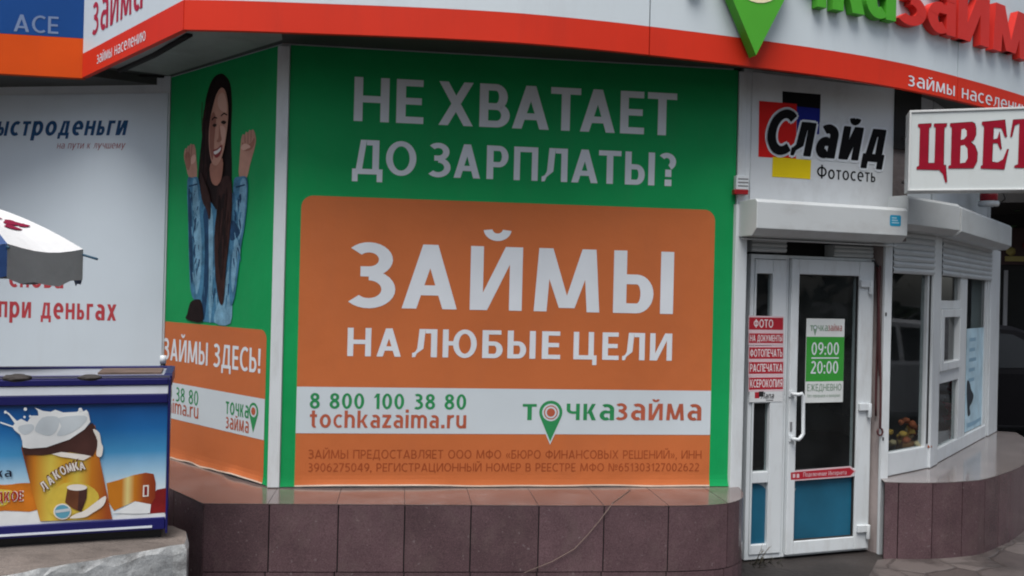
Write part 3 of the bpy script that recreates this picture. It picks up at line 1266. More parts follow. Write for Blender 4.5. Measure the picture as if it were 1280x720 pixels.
# cables down the jamb
cm = MB()
CAB = mat('dark_red_cable', (.07, .018, .02), .5)
for k, (x, y0, y1) in enumerate([(1096, 330, 520), (1099.5, 332, 470), (1101, 336, 535)]):
    pts = []
    for i in range(15):
        t = i / 14
        y = y0 + (y1 - y0) * t
        pts.append(jf.P(*jf.pix(x + 1.3 * math.sin(t * 5 + k * 2), y, .018), .018 + .006 * k))
    if k == 2:
        a = pts[-1]
        pts += [a + Vector((.018 * math.sin(q), 0, -.025 + .025 * math.cos(q))) for q in (.8, 1.6, 2.4, 3.2, 4.0, 4.8, 5.6)]
    cm.tube(pts, .007, CAB, 6)
pts = [jf.P(*jf.pix(1091, 325, .02), .02), jf.P(*jf.pix(1096, 331, .02), .03), jf.P(*jf.pix(1101, 334, .02), .02)]
cm.tube(pts, .007, BLACKPL, 6)
obj('cable', cm, label='bundle of dark red cables hanging down beside the door hinges', cat='cable')

# --- display windows
w1 = obj('window', (lambda mb: mb)(MB()), shop) if False else None
wz0 = LEDGE + .004
mb = MB()
U0, U1 = FW.pix(1111, 450, .002)[0], FW.len - .012
gb = FW.pix(1135, 562)[1]
sh1 = FW.pix(1140, 343)[1]
ring(mb, FW, U0, U1, wz0, hzw, .012, .055, gb - wz0, .02, -.05, .002, WHITE)
w1 = obj('window', mb, shop, bev=.004)
mb = MB()
fbox(mb, FW, U0 + .012, U1 - .055, gb, sh1 + .02, -.03, -.024, GLASS)
obj('pane', mb, w1)
mb = MB()
fbox(mb, FW, U1 - .040, U1 - .018, gb + .02, sh1, .0025, .006, SEAL)
obj('seal', mb, w1)
mb = MB()
slats(mb, FW, U0 + .006, U1 + .005, sh1, hzw + .02, .012)
obj('roller_shutter', mb, shop)
# post between the windows
mb = MB()
fbox(mb, FX, -.02, .20, wz0, hzw + .01, -.06, .014, WHITE)
obj('window_post', mb, shop, bev=.006)
mb = MB()
xe = FX.pix(1235, 450)[0]
xf = FX.pix(1246, 450)[0]
fbox(mb, FX, xe, xf, wz0, hzw + .01, -.06, .014, WHITE)
obj('window_post', mb, shop, bev=.006)
mb = MB()
V0, V1 = .205, xe - .05
vx = lambda x, y=450: FX.pix(x, y)[0]
sh2 = FX.pix(1207, 348)[1]
gb2 = FX.pix(1188, 553)[1]
vm0, vm1 = vx(1199), vx(1207.5)
ring(mb, FX, V0, V1, wz0, hzw, .01, .02, gb2 - wz0, .02, -.05, .002, WHITE)
fbox(mb, FX, vm0, vm1, gb2, hzw - .021, -.049, .0, WHITE)
zt_a, zt_b = FX.pix(1192, 376)[1], FX.pix(1192, 386)[1]
zl_a, zl_b = FX.pix(1190, 461)[1], FX.pix(1190, 476)[1]
fbox(mb, FX, V0 + .011, vm0 - .001, zt_b, zt_a, -.049, -.001, WHITE)
fbox(mb, FX, V0 + .011, vm0 - .001, zl_b, zl_a, -.049, -.001, WHITE)
w2 = obj('window', mb, shop, bev=.004)
mb = MB()
ring(mb, FX, V0 + .013, vm0 - .004, zl_a + .003, zt_b - .003, .09, .07, .06, .06, -.03, .018, WHITE)
obj('sash', mb, w2, bev=.004)
for a, b, c, d in [(V0 + .012, vm0, zt_a, sh2 + .03), (V0 + .1, vm0 - .06, zl_a + .05, zt_b - .05), (V0 + .012, vm0, gb2, zl_b), (vm1, V1 - .02, gb2, sh2 + .03)]:
    mb = MB()
    fbox(mb, FX, a, b, c, d, -.03, -.024, GLASS)
    obj('pane', mb, w2)
mb = MB()
fbox(mb, FX, V1 - .075, V1 - .035, gb2, sh2, -.02, -.008, WHITE)
obj('glazing_bar', mb, w2)
mb = MB()
slats(mb, FX, .2, xe - .005, sh2, hzw + .02, .012)
obj('roller_shutter', mb, shop)
mb = MB()
fbox(mb, FX, V1 + .004, xe - .004, wz0, hzw, -.05, -.03, SEAL)
obj('gasket', mb, shop)

# things behind the window glass
bq = MB()
cq = FW.pix(1134, 560, -.13)
cen = FW.P(cq[0], cq[1] - .13, -.13)
rn = random.Random(5)
for k in range(34):
    c = cen + Vector((rn.gauss(0, .05), rn.gauss(0, .04), .10 + abs(rn.gauss(.09, .07))))
    bq.blob(c, (.03, .03, .026), [mat('flower_yellow', (.75, .45, .08), .7), mat('flower_cream', (.65, .5, .28), .7), mat('flower_rust', (.38, .09, .03), .7)][k % 3], k, .35, 1)
bq.prism([(cen.x - .06, cen.y - .06), (cen.x + .06, cen.y - .06), (cen.x + .06, cen.y + .06), (cen.x - .06, cen.y + .06)], LEDGE, gb + .02, mat('wrap_paper', (.35, .16, .05), .6))
obj('bouquet', bq, label='yellow and rust bouquet standing behind the first display window', cat='bouquet')
bq = MB()
rn = random.Random(9)
f0 = FX.P(.33, 0, -.2)
for k in range(40):
    cq = FX.pix(rn.uniform(1180, 1200), rn.uniform(480, 556), -.13)
    c = FX.P(cq[0], cq[1], -.075 - rn.random() * .03)
    bq.blob(c, (.05, .05, .05), [mat('flower_red', (.62, .02, .04), .7), mat('flower_crimson', (.30, .015, .025), .7), mat('leaf_dark', (.02, .05, .015), .7)][(k * 7) % 3], k, .35, 1)
fbox(bq, FX, .28, .42, LEDGE + .002, LEDGE + .12, -.3, -.18, mat('bucket_dark', (.05, .05, .05), .5))
obj('flower_bunch', bq, label='deep red flowers in a dark bucket behind the lower window pane', cat='flowers')
po = MB()
PB = mat('poster_pale_blue', (.40, .58, .68), .5, .25, 6, dirt=.4, dcol=(.6, .66, .7), dscale=(4, 4, 4))
u0, z1 = FX.pix(1208.5, 411, -.02)
u1, z0 = FX.pix(1227, 543, -.02)
fbox(po, FX, u0, u1, gb2 + .01, z1, -.020, -.018, PB)
rn = random.Random(4)
for k in range(5):
    zz = z1 - .08 - k * .085
    fbox(po, FX, u0 + .1, u0 + .1 + (u1 - u0) * rn.uniform(.3, .55), zz - .03, zz, -.0178, -.0172, mat('poster_grey_blue', (.22, .38, .50), .5))
sp_ = [(1209, 476), (1212, 478), (1214, 487), (1217, 494), (1215, 503), (1212, 509), (1213, 517), (1210, 520), (1209, 506), (1208.5, 492)]
draw(po, FX, sp_, mat('poster_black', (.012, .02, .03), .5), -.0168, 3)
draw(po, FX, [(1209, 529), (1218, 526), (1226, 521), (1226, 525), (1218, 531), (1209, 535)], mat('poster_grey_blue', (.22, .38, .50), .5), -.0168)
obj('poster', po, label='pale blue poster with a black smudge inside the second display window', cat='poster')

# ------------------------------------------------------------------ fascia of the loan shop
fas = thing('fascia_sign', (0, 4.9, FAS0), 'long curved white fascia with red stripe, green pin and raised lettering', 'shop sign')
FASW = mat('fascia_white', (.60, .665, .70), .35, .05, .8, dirt=.18, dcol=(.38, .38, .38), dscale=(3, 3, .6), bump=.03, bs=2)


def arcstrip(mb, u0, u1, z0, z1, d0, d1, m, n=None):
    n = n or max(2, int((u1 - u0) / .15))
    for k in range(n):
        a, b = u0 + (u1 - u0) * k / n, u0 + (u1 - u0) * (k + 1) / n
        P = ARC.P
        vs = [P(a, z0, d1), P(b, z0, d1), P(b, z1, d1), P(a, z1, d1), P(a, z0, d0), P(b, z0, d0), P(b, z1, d0), P(a, z1, d0)]
        fs = [(0, 1, 2, 3), (3, 2, 6, 7), (1, 0, 4, 5)]
        if k == 0:
            fs.append((0, 3, 7, 4))
        if k == n - 1:
            fs.append((2, 1, 5, 6))
        mb.add(vs, fs, m)


j1 = ARC.pix(812, 40)[0]
j2 = ARC.pix(1197, 90)[0]
cuts = [0, j1, j2, ARC.len]
mb, mr = MB(), MB()
for a, b in zip(cuts, cuts[1:]):
    arcstrip(mb, a + .004, b - .004, FAS1 + .002, FAST, -.03, 0, FASW)
    arcstrip(mr, a + .003, b - .003, FAS0, FAS1, -.03, .002, RED)
arcstrip(mb, 0.01, ARC.len, FAS1, FAST - .02, -.05, -.035, BLACKISH)
fbox(mb, FF, .0, FF.len - .002, FAS1 + .002, FAST, -.03, 0, FASW)
obj('board', mb, fas)
fbox(mr, FF, .0, FF.len - .002, FAS0, FAS1, -.03, .002, RED)
obj('stripe', mr, fas)
SGREEN = mat('sign_green', (.075, .37, .03), .45, .06, 3, spec=.2)
SRED = mat('sign_red', (.58, .030, .022), .45, .07, 3, spec=.2)
# green pin
tipu, tipz = ARC.pix(945, 69, .09)
pc = (tipu, tipz + .50)
mb = MB()
pin(mb, ARC, pc, .235, tipz, SGREEN, .09, .07)
flat(mb, ARC, circ(pc, .195), mat('sign_cream', (.72, .66, .42), .4), .0915)
flat(mb, ARC, circ(pc, .155), SGREEN, .0925)
flat(mb, ARC, circ(pc, .105), SRED, .0935)
obj('map_pin', mb, fas)
# raised letters
zb_ = 3.475
for s, x0, x1, m in [('т', 845, 893, SGREEN), ('ч', 996, 1032, SGREEN), ('к', 1040, 1080, SGREEN), ('а', 1082, 1119, SGREEN), ('з', 1122, 1157, SRED), ('а', 1159, 1194, SRED), ('й', 1197, 1236, SRED), ('м', 1241, 1284, SRED), ('а', 1288, 1318, SRED)]:
    mb = MB()
    a, b = ARC.pix(x0, 20, .05)[0], ARC.pix(x1, 20, .05)[0]
    text(mb, ARC, s, m, a, b, zb_, zb_ + .33, .030, ref='x', off=.045, ext=.026)
    obj('letter', mb, fas)
mb = MB()
a, z0 = ARC.pix(1135, 107, .004)
b, z1 = ARC.pix(1286, 128, .004)
text(mb, ARC, 'займы населению', TXTWHITE, a, b, z0 + .0, z0 + .068, .004, ref='x', off=.008)
obj('caption', mb, fas)
mb = MB()
ptext(mb, FF, 'займы населению', TXTWHITE, 121, 80, 182, 38, .004, ref='x', off=.004)
obj('caption', mb, fas)
mb = MB()
PRED = mat('print_crimson', (.38, .025, .055), .4)
a, z0 = FF.pix(115, 45, .002)
b, _ = FF.pix(178, 8, .002)
text(mb, FF, 'займа', PRED, a, b, z0, z0 + .21, .002, ref='x', off=.02)
obj('printed_word', mb, fas)
mb = MB()
text(mb, FF, 'точка', PGREEN, a + .1, b + .05, z0 + .38, z0 + .59, .002, ref='x', off=.02)
obj('printed_word', mb, fas)

# ------------------------------------------------------------------ front banner
ban = thing('banner', (0, 5.4, LEDGE), 'large green and orange loan advertising banner on the shop front', 'banner')


def wavy(fa, u0, u1, z0, z1, m, d, sag=0.012, n=60, seed=1, ua=None, ub=None, htop=1.0, hem=None):
    """banner cloth whose lower edge curls a little; ua..ub prints on a part of the same cloth"""
    rn = random.Random(seed)
    ph = [rn.uniform(0, 6) for _ in range(4)]
    ua, ub = u0 if ua is None else ua, u1 if ub is None else ub
    mb = MB()

    def pt(u, h):
        t = (u - u0) / (u1 - u0)
        hz = sag * (.5 * math.sin(5 * t + ph[0]) + .35 * math.sin(13 * t + ph[1]) + .2 * math.sin(31 * t + ph[2]))
        e = max(0, 1 - h / .025)
        z = z0 + (z1 - z0) * h + hz * max(0, 1 - h / .025) * .6
        return fa.P(u, z, d + e * e * (.006 + abs(hz) * .9))
    hs_ = [0, .003, .008, .015, .025] + ([htop] if htop > .025 else [])
    for i in range(n):
        a, b = ua + (ub - ua) * i / n, ua + (ub - ua) * (i + 1) / n
        for k, (ha, hb) in enumerate(zip(hs_, hs_[1:])):
            mb.add([pt(a, ha), pt(b, ha), pt(b, hb), pt(a, hb)], [(0, 1, 2, 3)], hem if (hem and k == 0) else m, True)
    return mb


bu0, bu1 = .048, e0
bz0 = LEDGE + .008
obj('sheet', wavy(FA, bu0, bu1, bz0, SOF - .01, GREEN, 0), ban)
mb = MB()
ox0, oz1 = FA.pix(377, 244)
ox1, _ = FA.pix(894, 263)
ow0 = FA.pix(371, 580)[0]


def rrect(u0, u1, z0, z1, r, n=8, corners=(1, 1, 1, 1)):
    pts = []
    for (cx, cz, a0, on) in [(u1 - r, z1 - r, 0, corners[0]), (u0 + r, z1 - r, 90, corners[1]), (u0 + r, z0 + r, 180, corners[2]), (u1 - r, z0 + r, 270, corners[3])]:
        if on:
            for k in range(n + 1):
                a = math.radians(a0 + 90 * k / n)
                pts.append((cx + r * math.cos(a), cz + r * math.sin(a)))
        else:
            pts.append((cx + (r if a0 in (0, 270) else -r), cz + (r if a0 in (0, 90) else -r)))
    return pts


oz0 = bz0 + (SOF - .01 - bz0) * .025 - .004
HEM = mat('banner_hem', (.55, .42, .33), .5, .15, 8)
flat(mb, FA, rrect(ox0, ox1, oz0, oz1, .07, corners=(1, 1, 0, 0)), ORANGE, .0012)
obj('orange_field', mb, ban)
mb = wavy(FA, bu0, bu1, bz0, SOF - .01, ORANGE, .0013, ua=ox0, ub=ox1, htop=.025, hem=HEM)
obj('orange_hem', mb, ban)
mb = MB()
_, wz1 = FA.pix(640, 486)
_, wzz = FA.pix(640, 542.5)
flat(mb, FA, [(ox0 + .0, wzz), (ox1, wzz), (ox1, wz1), (ox0, wz1)], BWHITE, .0024)
obj('white_band', mb, ban)
mb = MB()
letters(mb, FA, [('Н', 442, 486), ('Е', 495, 529), ('Х', 548, 591), ('В', 599, 637), ('А', 640, 686), ('Т', 688, 725.5), ('А', 725, 768.5), ('Е', 775, 805), ('Т', 809, 845.5)], TXTWHITE, 442, 151, 846, 117, .002, off=.045)
obj('headline', mb, ban)
mb = MB()
letters(mb, FA, [('Д', 440, 478), ('О', 482, 520), ('З', 535.5, 563), ('А', 567, 600), ('Р', 608, 635), ('П', 642, 672), ('Л', 677, 709), ('А', 714, 747), ('Т', 748, 776), ('Ы', 781, 818), ('?', 824, 844.5)], TXTWHITE, 440, 217, 845, 192, .002, off=.045)
obj('headline', mb, ban)
mb = MB()
letters(mb, FA, [('З', 435, 493.5), ('А', 502, 571), ('Й', 587, 652), ('М', 667, 749), ('Ы', 766, 841)], TXTWHITE, 436, 384, 841, 315, .0024, off=.048)
obj('headline', mb, ban)
mb = MB()
letters(mb, FA, [('Н', 434, 463.5), ('А', 470.5, 501), ('Л', 515, 546), ('Ю', 553, 595.5), ('Б', 602.5, 628), ('Ы', 634, 669), ('Е', 677, 700), ('Ц', 716.5, 745.5), ('Е', 752.5, 773), ('Л', 777.5, 805.5), ('И', 812, 839.5)], TXTWHITE, 433, 445, 840, 417, .0024, off=.045)
obj('headline', mb, ban)

mb = MB()
ptext(mb, FA, '8 800 100 38 80', PGREEN, 387, 510.5, 583, 493, .0036, off=.045)
obj('contact_text', mb, ban)
mb = MB()
ptext(mb, FA, 'tochkazaima.ru', PORANGE, 387, 534.5, 583, 519, .0036, ref='x', off=.04)
obj('contact_text', mb, ban)
mb = MB()
ptext(mb, FA, 'ЗАЙМЫ ПРЕДОСТАВЛЯЕТ ООО МФО «БЮРО ФИНАНСОВЫХ РЕШЕНИЙ», ИНН', DORANGE, 385, 573, 877, 563, .0024, off=.004)
obj('contact_text', mb, ban)
mb = MB()
ptext(mb, FA, '3906275049, РЕГИСТРАЦИОННЫЙ НОМЕР В РЕЕСТРЕ МФО №651303127002622', DORANGE, 385, 589.5, 874, 579, .0024, off=.004)
obj('contact_text', mb, ban)



def logo(mb, fa, xt0, xt1, xpin, rp, x0, x1, x2, y, yt, d, ytip):
    """small printed word with a map pin in place of its second letter"""
    ptext(mb, fa, 'т', PGREEN, xt0, y, xt1, yt, d, ref='x', off=.035)
    ptext(mb, fa, 'чка', PGREEN, x0, y, x1, yt, d, ref='x', off=.03)
    ptext(mb, fa, 'займа', PORANGE, x1 + 1.5, y, x2, yt, d, ref='x', off=.03)


mb = MB()
logo(mb, FA, 653, 671, 688, 14, 708, 768, 877, 525, 505, .0036, 552)
pc = FA.pix(688.5, 515.5, .003)
tz = FA.pix(688.5, 552, .003)[1]
pr = abs(FA.pix(703, 515, .003)[0] - pc[0])
pin(mb, FA, pc, pr + .01, tz - .018, BWHITE, .0032)
pin(mb, FA, pc, pr, tz, PGREEN, .0038)
flat(mb, FA, circ(pc, pr * .74), BWHITE, .0044)
flat(mb, FA, circ(pc, pr * .60), PORANGE, .0050)
flat(mb, FA, circ(pc, pr * .50), BWHITE, .0056)
flat(mb, FA, circ(pc, pr * .36), PORANGE, .0062)
obj('logo', mb, ban)

# ------------------------------------------------------------------ banner on the turned facet, with the printed woman
bl = thing('banner', (-1.9, 5.7, LEDGE), 'narrow green banner showing a cheering woman in a denim jacket', 'banner')
lu0_, lu1_ = .02, FL.len - .034
obj('sheet', wavy(FL, lu0_, lu1_, bz0, SOF - .01, GREEN, 0, .02, 30, 5), bl)
mb = MB()
oz1l = FL.pix(325, 412)[1]
ou1 = FL.pix(331.5, 500)[0]
flat(mb, FL, rrect(lu0_, ou1, oz0, oz1l, .06, corners=(1, 0, 0, 0)), ORANGE, .0012)
obj('orange_field', mb, bl)
mb = wavy(FL, lu0_, lu1_, bz0, SOF - .01, ORANGE, .0013, .02, 30, 5, ua=lu0_, ub=ou1, htop=.025, hem=HEM)
obj('orange_hem', mb, bl)
mb = MB()
_, a1 = FL.pix(329, 498.5)
_, a0 = FL.pix(329, 550)
flat(mb, FL, [(lu0_, a0), (ou1, a0), (ou1, a1), (lu0_, a1)], BWHITE, .0024)
obj('white_band', mb, bl)
mb = MB()
ptext(mb, FL, 'ЗАЙМЫ ЗДЕСЬ!', TXTWHITE, 204, 449, 326, 436, .0024, off=.035)
obj('headline', mb, bl)
mb = MB()
ptext(mb, FL, '8 800 100 38 80', PGREEN, 170, 491, 248, 489, .0036, off=.02)
obj('contact_text', mb, bl)
mb = MB()
ptext(mb, FL, 'tochkazaima.ru', PORANGE, 170, 506, 248, 510, .0036, ref='x', off=.02)
obj('contact_text', mb, bl)
mb = MB()
ptext(mb, FL, 'точка', PGREEN, 282, 517, 311, 507, .0036, ref='x', off=.03)
obj('contact_text', mb, bl)
mb = MB()
ptext(mb, FL, 'займа', PORANGE, 282, 535, 311, 527, .0036, ref='x', off=.03)
obj('contact_text', mb, bl)
mb = MB()
pc = FL.pix(317, 514, .003)
tz = FL.pix(317, 541, .003)[1]
pin(mb, FL, pc, .052, tz, PGREEN, .0038)
flat(mb, FL, circ(pc, .036), BWHITE, .0044)
flat(mb, FL, circ(pc, .024), PORANGE, .0050)
obj('logo_pin', mb, bl)
mb = MB()
SKIN = mat('print_skin', (.50, .27, .20), .5, .12, 12)
SKIND = mat('print_skin_deep', (.34, .155, .11), .5, .12, 12)
HAIR = mat('print_hair', (.012, .006, .006), .5, .3, 20)
HAIRB = mat('print_hair_brown', (.035, .015, .013), .5, .3, 20)
DEN = mat('print_denim', (.055, .17, .28), .55, .35, 14, fine=.2)
DENL = mat('print_denim_pale', (.16, .32, .44), .55, .3, 14, fine=.2)
DEND = mat('print_denim_deep', (.015, .05, .11), .55, .35, 14)
LIP = mat('print_lip', (.25, .045, .045), .5)
K = .0008
# far fist, hair mass behind, jacket, locks, near details
draw(mb, FL, [(275, 92), (282, 95), (288, 105), (290, 130), (289, 170), (290, 215), (288, 260), (284, 330), (277, 380), (268, 345), (256, 290), (248, 250), (248, 215), (253, 165), (257, 125), (265, 100)], HAIR, K, 4)
draw(mb, FL, [(230, 197), (230.5, 189), (232, 185), (233.6, 186), (235, 182), (236.6, 183), (238.3, 179.5), (240, 181), (242.5, 180.5), (244.5, 187), (245.5, 200), (246, 222), (237, 224), (232.5, 208)], SKIN, K * 2, 2)
draw(mb, FL, [(230.6, 196), (232, 191), (236, 190), (238, 195), (238, 207), (235, 213), (232, 206)], SKIND, K * 3, 3)
for a_, b_ in [((233.6, 186), (233.2, 198)), ((236.6, 183), (236, 197)), ((240, 181), (238.8, 196))]:
    draw(mb, FL, [(a_[0] - .3, a_[1]), (a_[0] + .3, a_[1]), (b_[0] + .2, b_[1]), (b_[0] - .3, b_[1])], mat('print_skin_maroon', (.20, .08, .06), .5), K * 4)
draw(mb, FL, [(239, 197), (243, 193), (245, 197), (243, 203), (239, 205)], mat('print_skin_light', (.62, .38, .30), .5), K * 4, 3)
draw(mb, FL, [(300.5, 186), (301.5, 174), (303.5, 167.5), (306, 169), (307.5, 164.5), (310, 166), (311.8, 162), (314, 163.5), (316, 161.5), (318.6, 166), (320, 175), (318.5, 184), (315.5, 195), (312, 208), (308, 223), (299, 221), (299, 205)], SKIN, K * 2, 2)
draw(mb, FL, [(303, 178), (308, 181), (314, 178), (318, 172), (318, 180), (314, 187), (306, 189), (302, 186)], SKIND, K * 3, 3)
for a_, b_ in [((306, 169), (306.3, 180)), ((310, 166), (310, 180)), ((314, 163.5), (313.6, 178))]:
    draw(mb, FL, [(a_[0] - .35, a_[1]), (a_[0] + .35, a_[1]), (b_[0] + .25, b_[1]), (b_[0] - .35, b_[1])], MATS['print_skin_maroon'], K * 4)
draw(mb, FL, [(301, 184), (305, 179.5), (311, 181), (313, 184), (309, 186), (304, 188)], MATS['print_skin_light'], K * 4.5, 3)
# torso of the jacket
draw(mb, FL, [(248, 245), (254, 240), (262, 250), (270, 262), (280, 255), (290, 240), (297, 250), (296, 310), (292, 360), (288, 405), (252, 402), (250, 360), (248, 300)], DEN, K * 4, 0)
draw(mb, FL, [(255, 262), (262, 270), (262, 330), (258, 380), (254, 400), (252, 350), (253, 300)], DEND, K * 5, 3)
draw(mb, FL, [(283, 345), (288, 330), (290, 370), (288, 404), (268, 403), (272, 380)], DENL, K * 5, 3)
draw(mb, FL, [(261, 262), (266, 270), (266, 330), (264, 396), (261, 396), (261, 330)], DENL, K * 6, 3)
# sleeves
draw(mb, FL, [(234, 226), (240, 222), (247, 222), (250, 235), (253, 260), (256, 300), (255, 345), (252, 372), (244, 376), (238, 362), (236, 320), (235, 275)], DEN, K * 7, 3)
draw(mb, FL, [(241, 228), (246, 228), (249, 262), (252, 310), (250, 350), (245, 368), (243, 330), (242, 280)], DENL, K * 8, 3)
draw(mb, FL, [(235, 245), (238, 240), (240, 280), (241, 330), (240, 355), (237, 330)], DEND, K * 8, 3)
draw(mb, FL, [(292, 226), (299, 221), (309, 223), (309, 250), (306, 280), (301, 310), (297, 345), (293, 372), (288, 382), (286, 350), (288, 300), (291, 260)], DEN, K * 7, 3)
draw(mb, FL, [(301, 226), (308, 227), (307, 258), (303, 285), (298, 300), (298, 262)], DENL, K * 8, 3)
draw(mb, FL, [(293, 300), (298, 305), (295, 340), (291, 366), (289, 340)], DENL, K * 8, 3)
draw(mb, FL, [(290, 275), (300, 288), (297, 296), (288, 300)], DEND, K * 8.5, 3)
for (x_, y_) in [(236, 232), (295, 233)]:
    draw(mb, FL, [(x_, y_), (x_ + 11, y_ - 3), (x_ + 11, y_ - 1), (x_, y_ + 2)], DEND, K * 9)
draw(mb, FL, [(275, 287), (283, 287), (283, 290), (278, 292), (278, 297), (275, 297)], mat('print_grey', (.40, .46, .5), .5), K * 9)
# long locks over the chest
draw(mb, FL, [(250, 215), (258, 232), (263, 250), (262, 275), (258, 262), (252, 248)], HAIRB, K * 10, 3)
draw(mb, FL, [(276, 225), (288, 222), (290, 250), (288, 285), (283, 330), (279, 378), (273, 374), (269, 340), (268, 300), (271, 262)], HAIRB, K * 10, 3)
draw(mb, FL, [(276, 250), (282, 245), (281, 300), (277, 350), (273, 330), (273, 290)], HAIR, K * 11, 3)
draw(mb, FL, [(238, 378), (246, 374), (252, 378), (253, 402), (233, 399), (234, 392)], HAIR, K * 9, 3)
# face
draw(mb, FL, [(263, 205), (278, 198), (277, 222), (271, 232), (264, 226)], SKIND, K * 11, 3)
draw(mb, FL, [(276, 110), (280, 111), (283, 118), (285, 132), (285, 150), (283, 168), (280, 186), (276, 199), (270, 207), (265, 203), (262, 190), (261, 170), (263, 148), (267, 130), (271, 117)], SKIN, K * 12, 4)
draw(mb, FL, [(263, 150), (267, 140), (270, 150), (268, 172), (267, 192), (265, 200), (262, 182)], mat('print_skin_dusk', (.27, .115, .085), .5), K * 13, 3)
draw(mb, FL, [(274, 160), (280, 158), (282, 168), (279, 180), (276, 178)], mat('print_skin_light', (.62, .38, .30), .5), K * 13, 3)
draw(mb, FL, [(273, 120), (279, 116), (283, 126), (283, 140), (276, 138), (272, 130)], MATS['print_skin_light'], K * 13, 3)
EYE = mat('print_eye', (.02, .012, .01), .4)
draw(mb, FL, [(276, 144), (280, 140.5), (284, 143), (284, 144.6), (280, 142.6), (276, 146)], EYE, K * 14)
draw(mb, FL, [(264.5, 149), (268, 145.5), (271.5, 147), (271.5, 148.6), (268, 147.6), (265, 151)], EYE, K * 14)
draw(mb, FL, [(276, 153), (279, 150.5), (283, 152.5), (280, 155.5)], EYE, K * 14, 3)
draw(mb, FL, [(265.5, 157), (268, 154.5), (271, 156), (268.5, 159)], EYE, K * 14, 3)
draw(mb, FL, [(274, 155), (276, 168), (277, 175), (273, 178), (270.5, 176), (273, 172)], SKIND, K * 14, 3)
draw(mb, FL, [(266, 188), (271, 186), (277, 181), (277, 188), (274, 195), (269, 197)], LIP, K * 14, 3)
draw(mb, FL, [(267, 189.5), (271, 188), (276, 184), (275.5, 188), (272, 191.5), (268.5, 193)], mat('print_teeth', (.7, .66, .62), .4), K * 15, 3)
rn = random.Random(17)


def streak(x, y, dx, dy, wd, m, k):
    draw(mb, FL, [(x - wd, y), (x, y - 1), (x + wd, y), (x + dx * .5 + wd * 1.3, y + dy * .5), (x + dx, y + dy), (x + dx * .5 - wd, y + dy * .5)], m, K * k)


for _ in range(26):      # strands of hair
    x_, y_ = rn.uniform(252, 262), rn.uniform(120, 215)
    streak(x_, y_, rn.uniform(-4, 1), rn.uniform(18, 40), rn.uniform(.25, .6), HAIRB, 1.5 + rn.random())
for _ in range(30):
    x_, y_ = rn.uniform(270, 286), rn.uniform(230, 300)
    streak(x_, y_, rn.uniform(-5, 1), rn.uniform(22, 50), rn.uniform(.25, .6), rn.choice([HAIR, HAIRB, HAIRB]), 11.5 + rn.random())
for _ in range(60):      # folds in the denim
    if rn.random() < .5:
        x_, y_ = rn.uniform(238, 250), rn.uniform(235, 345)
    else:
        x_, y_ = rn.uniform(292, 303), rn.uniform(235, 330)
        x_ -= (y_ - 235) * .04
    streak(x_, y_, rn.uniform(-3, 3), rn.uniform(5, 16), rn.uniform(.3, .9), rn.choice([DEND, DENL, DEN]), 8.6 + rn.random())
for _ in range(26):
    x_, y_ = rn.uniform(254, 286), rn.uniform(330, 376)
    streak(x_, y_, rn.uniform(-2, 2), rn.uniform(8, 20), rn.uniform(.3, .8), rn.choice([DEND, DENL, DEN]), 6.3 + rn.random())
obj('printed_person', mb, bl)

# ------------------------------------------------------------------ photo studio sign over the door
sl = thing('wall_sign', tuple(FS.P(.6, 2.6, 0)), 'white photo studio sign with red, blue and yellow squares above the door', 'sign')
mb = MB()
p0 = FS.pix(939, 120)[0]
p1 = FS.pix(1113, 160)[0]
_, pz0 = FS.pix(1030, 253)
fbox(mb, FS, p0, p1, hz1 + .01, SOF - .02, -.003, .012, mat('sign_panel_white', (.56, .59, .61), .4, .06, 2, dirt=.35, dcol=(.22, .20, .19), dscale=(1.5, 1.5, 1)))
obj('panel', mb, sl, bev=.002)
mb = MB()
d = .0125
draw(mb, FS, [(978, 114), (1026, 118), (1025, 153), (978, 150)], INK, d)
draw(mb, FS, [(949, 126), (996, 130), (995, 199), (948, 196)], mat('sign_scarlet', (.60, .012, .010), .55, spec=.12), d + .0006)
draw(mb, FS, [(996, 133), (1025, 136), (1024, 168), (996, 166)], mat('sign_blue', (.008, .014, .20), .55, spec=.12), d + .0012)
draw(mb, FS, [(966, 196), (1014, 200), (1013, 224), (965, 221)], mat('sign_yellow', (.66, .50, .008), .55, spec=.12), d + .0018)
obj('squares', mb, sl)
mb = MB()
import itertools
a, zb0 = FS.pix(959, 191, d)
b, _ = FS.pix(994, 191, d)
zt0 = FS.pix(980, 138, d)[1]
a2, zb2_ = FS.pix(988, 193, d)
b2, _ = FS.pix(1106, 200, d)
zt2_ = FS.pix(1010, 154, d)[1]
for rad, m, dd in [(.020, TXTWHITE, .0026), (.005, INK, .0046)]:
    for k in range(8):
        du, dz = rad * math.cos(k * math.pi / 4), rad * math.sin(k * math.pi / 4)
        text(mb, FS, 'С', m, a + du, b + du, zb0 + dz, zt0 + dz, d + dd + k * .00004, off=.06, shear=.2)
        text(mb, FS, 'лайд', m, a2 + du, b2 + du, zb2_ + dz, zt2_ + dz, d + dd + .0005 + k * .00004, ref='x', off=.06, shear=.2)
obj('lettering', mb, sl)
mb = MB()
text(mb, FS, 'Фотосеть', INK, FS.pix(1021, 222, d)[0], FS.pix(1094, 226, d)[0], FS.pix(1021, 222.5, d)[1], FS.pix(1030, 206.5, d)[1], d + .001, off=.02)
obj('lettering', mb, sl)

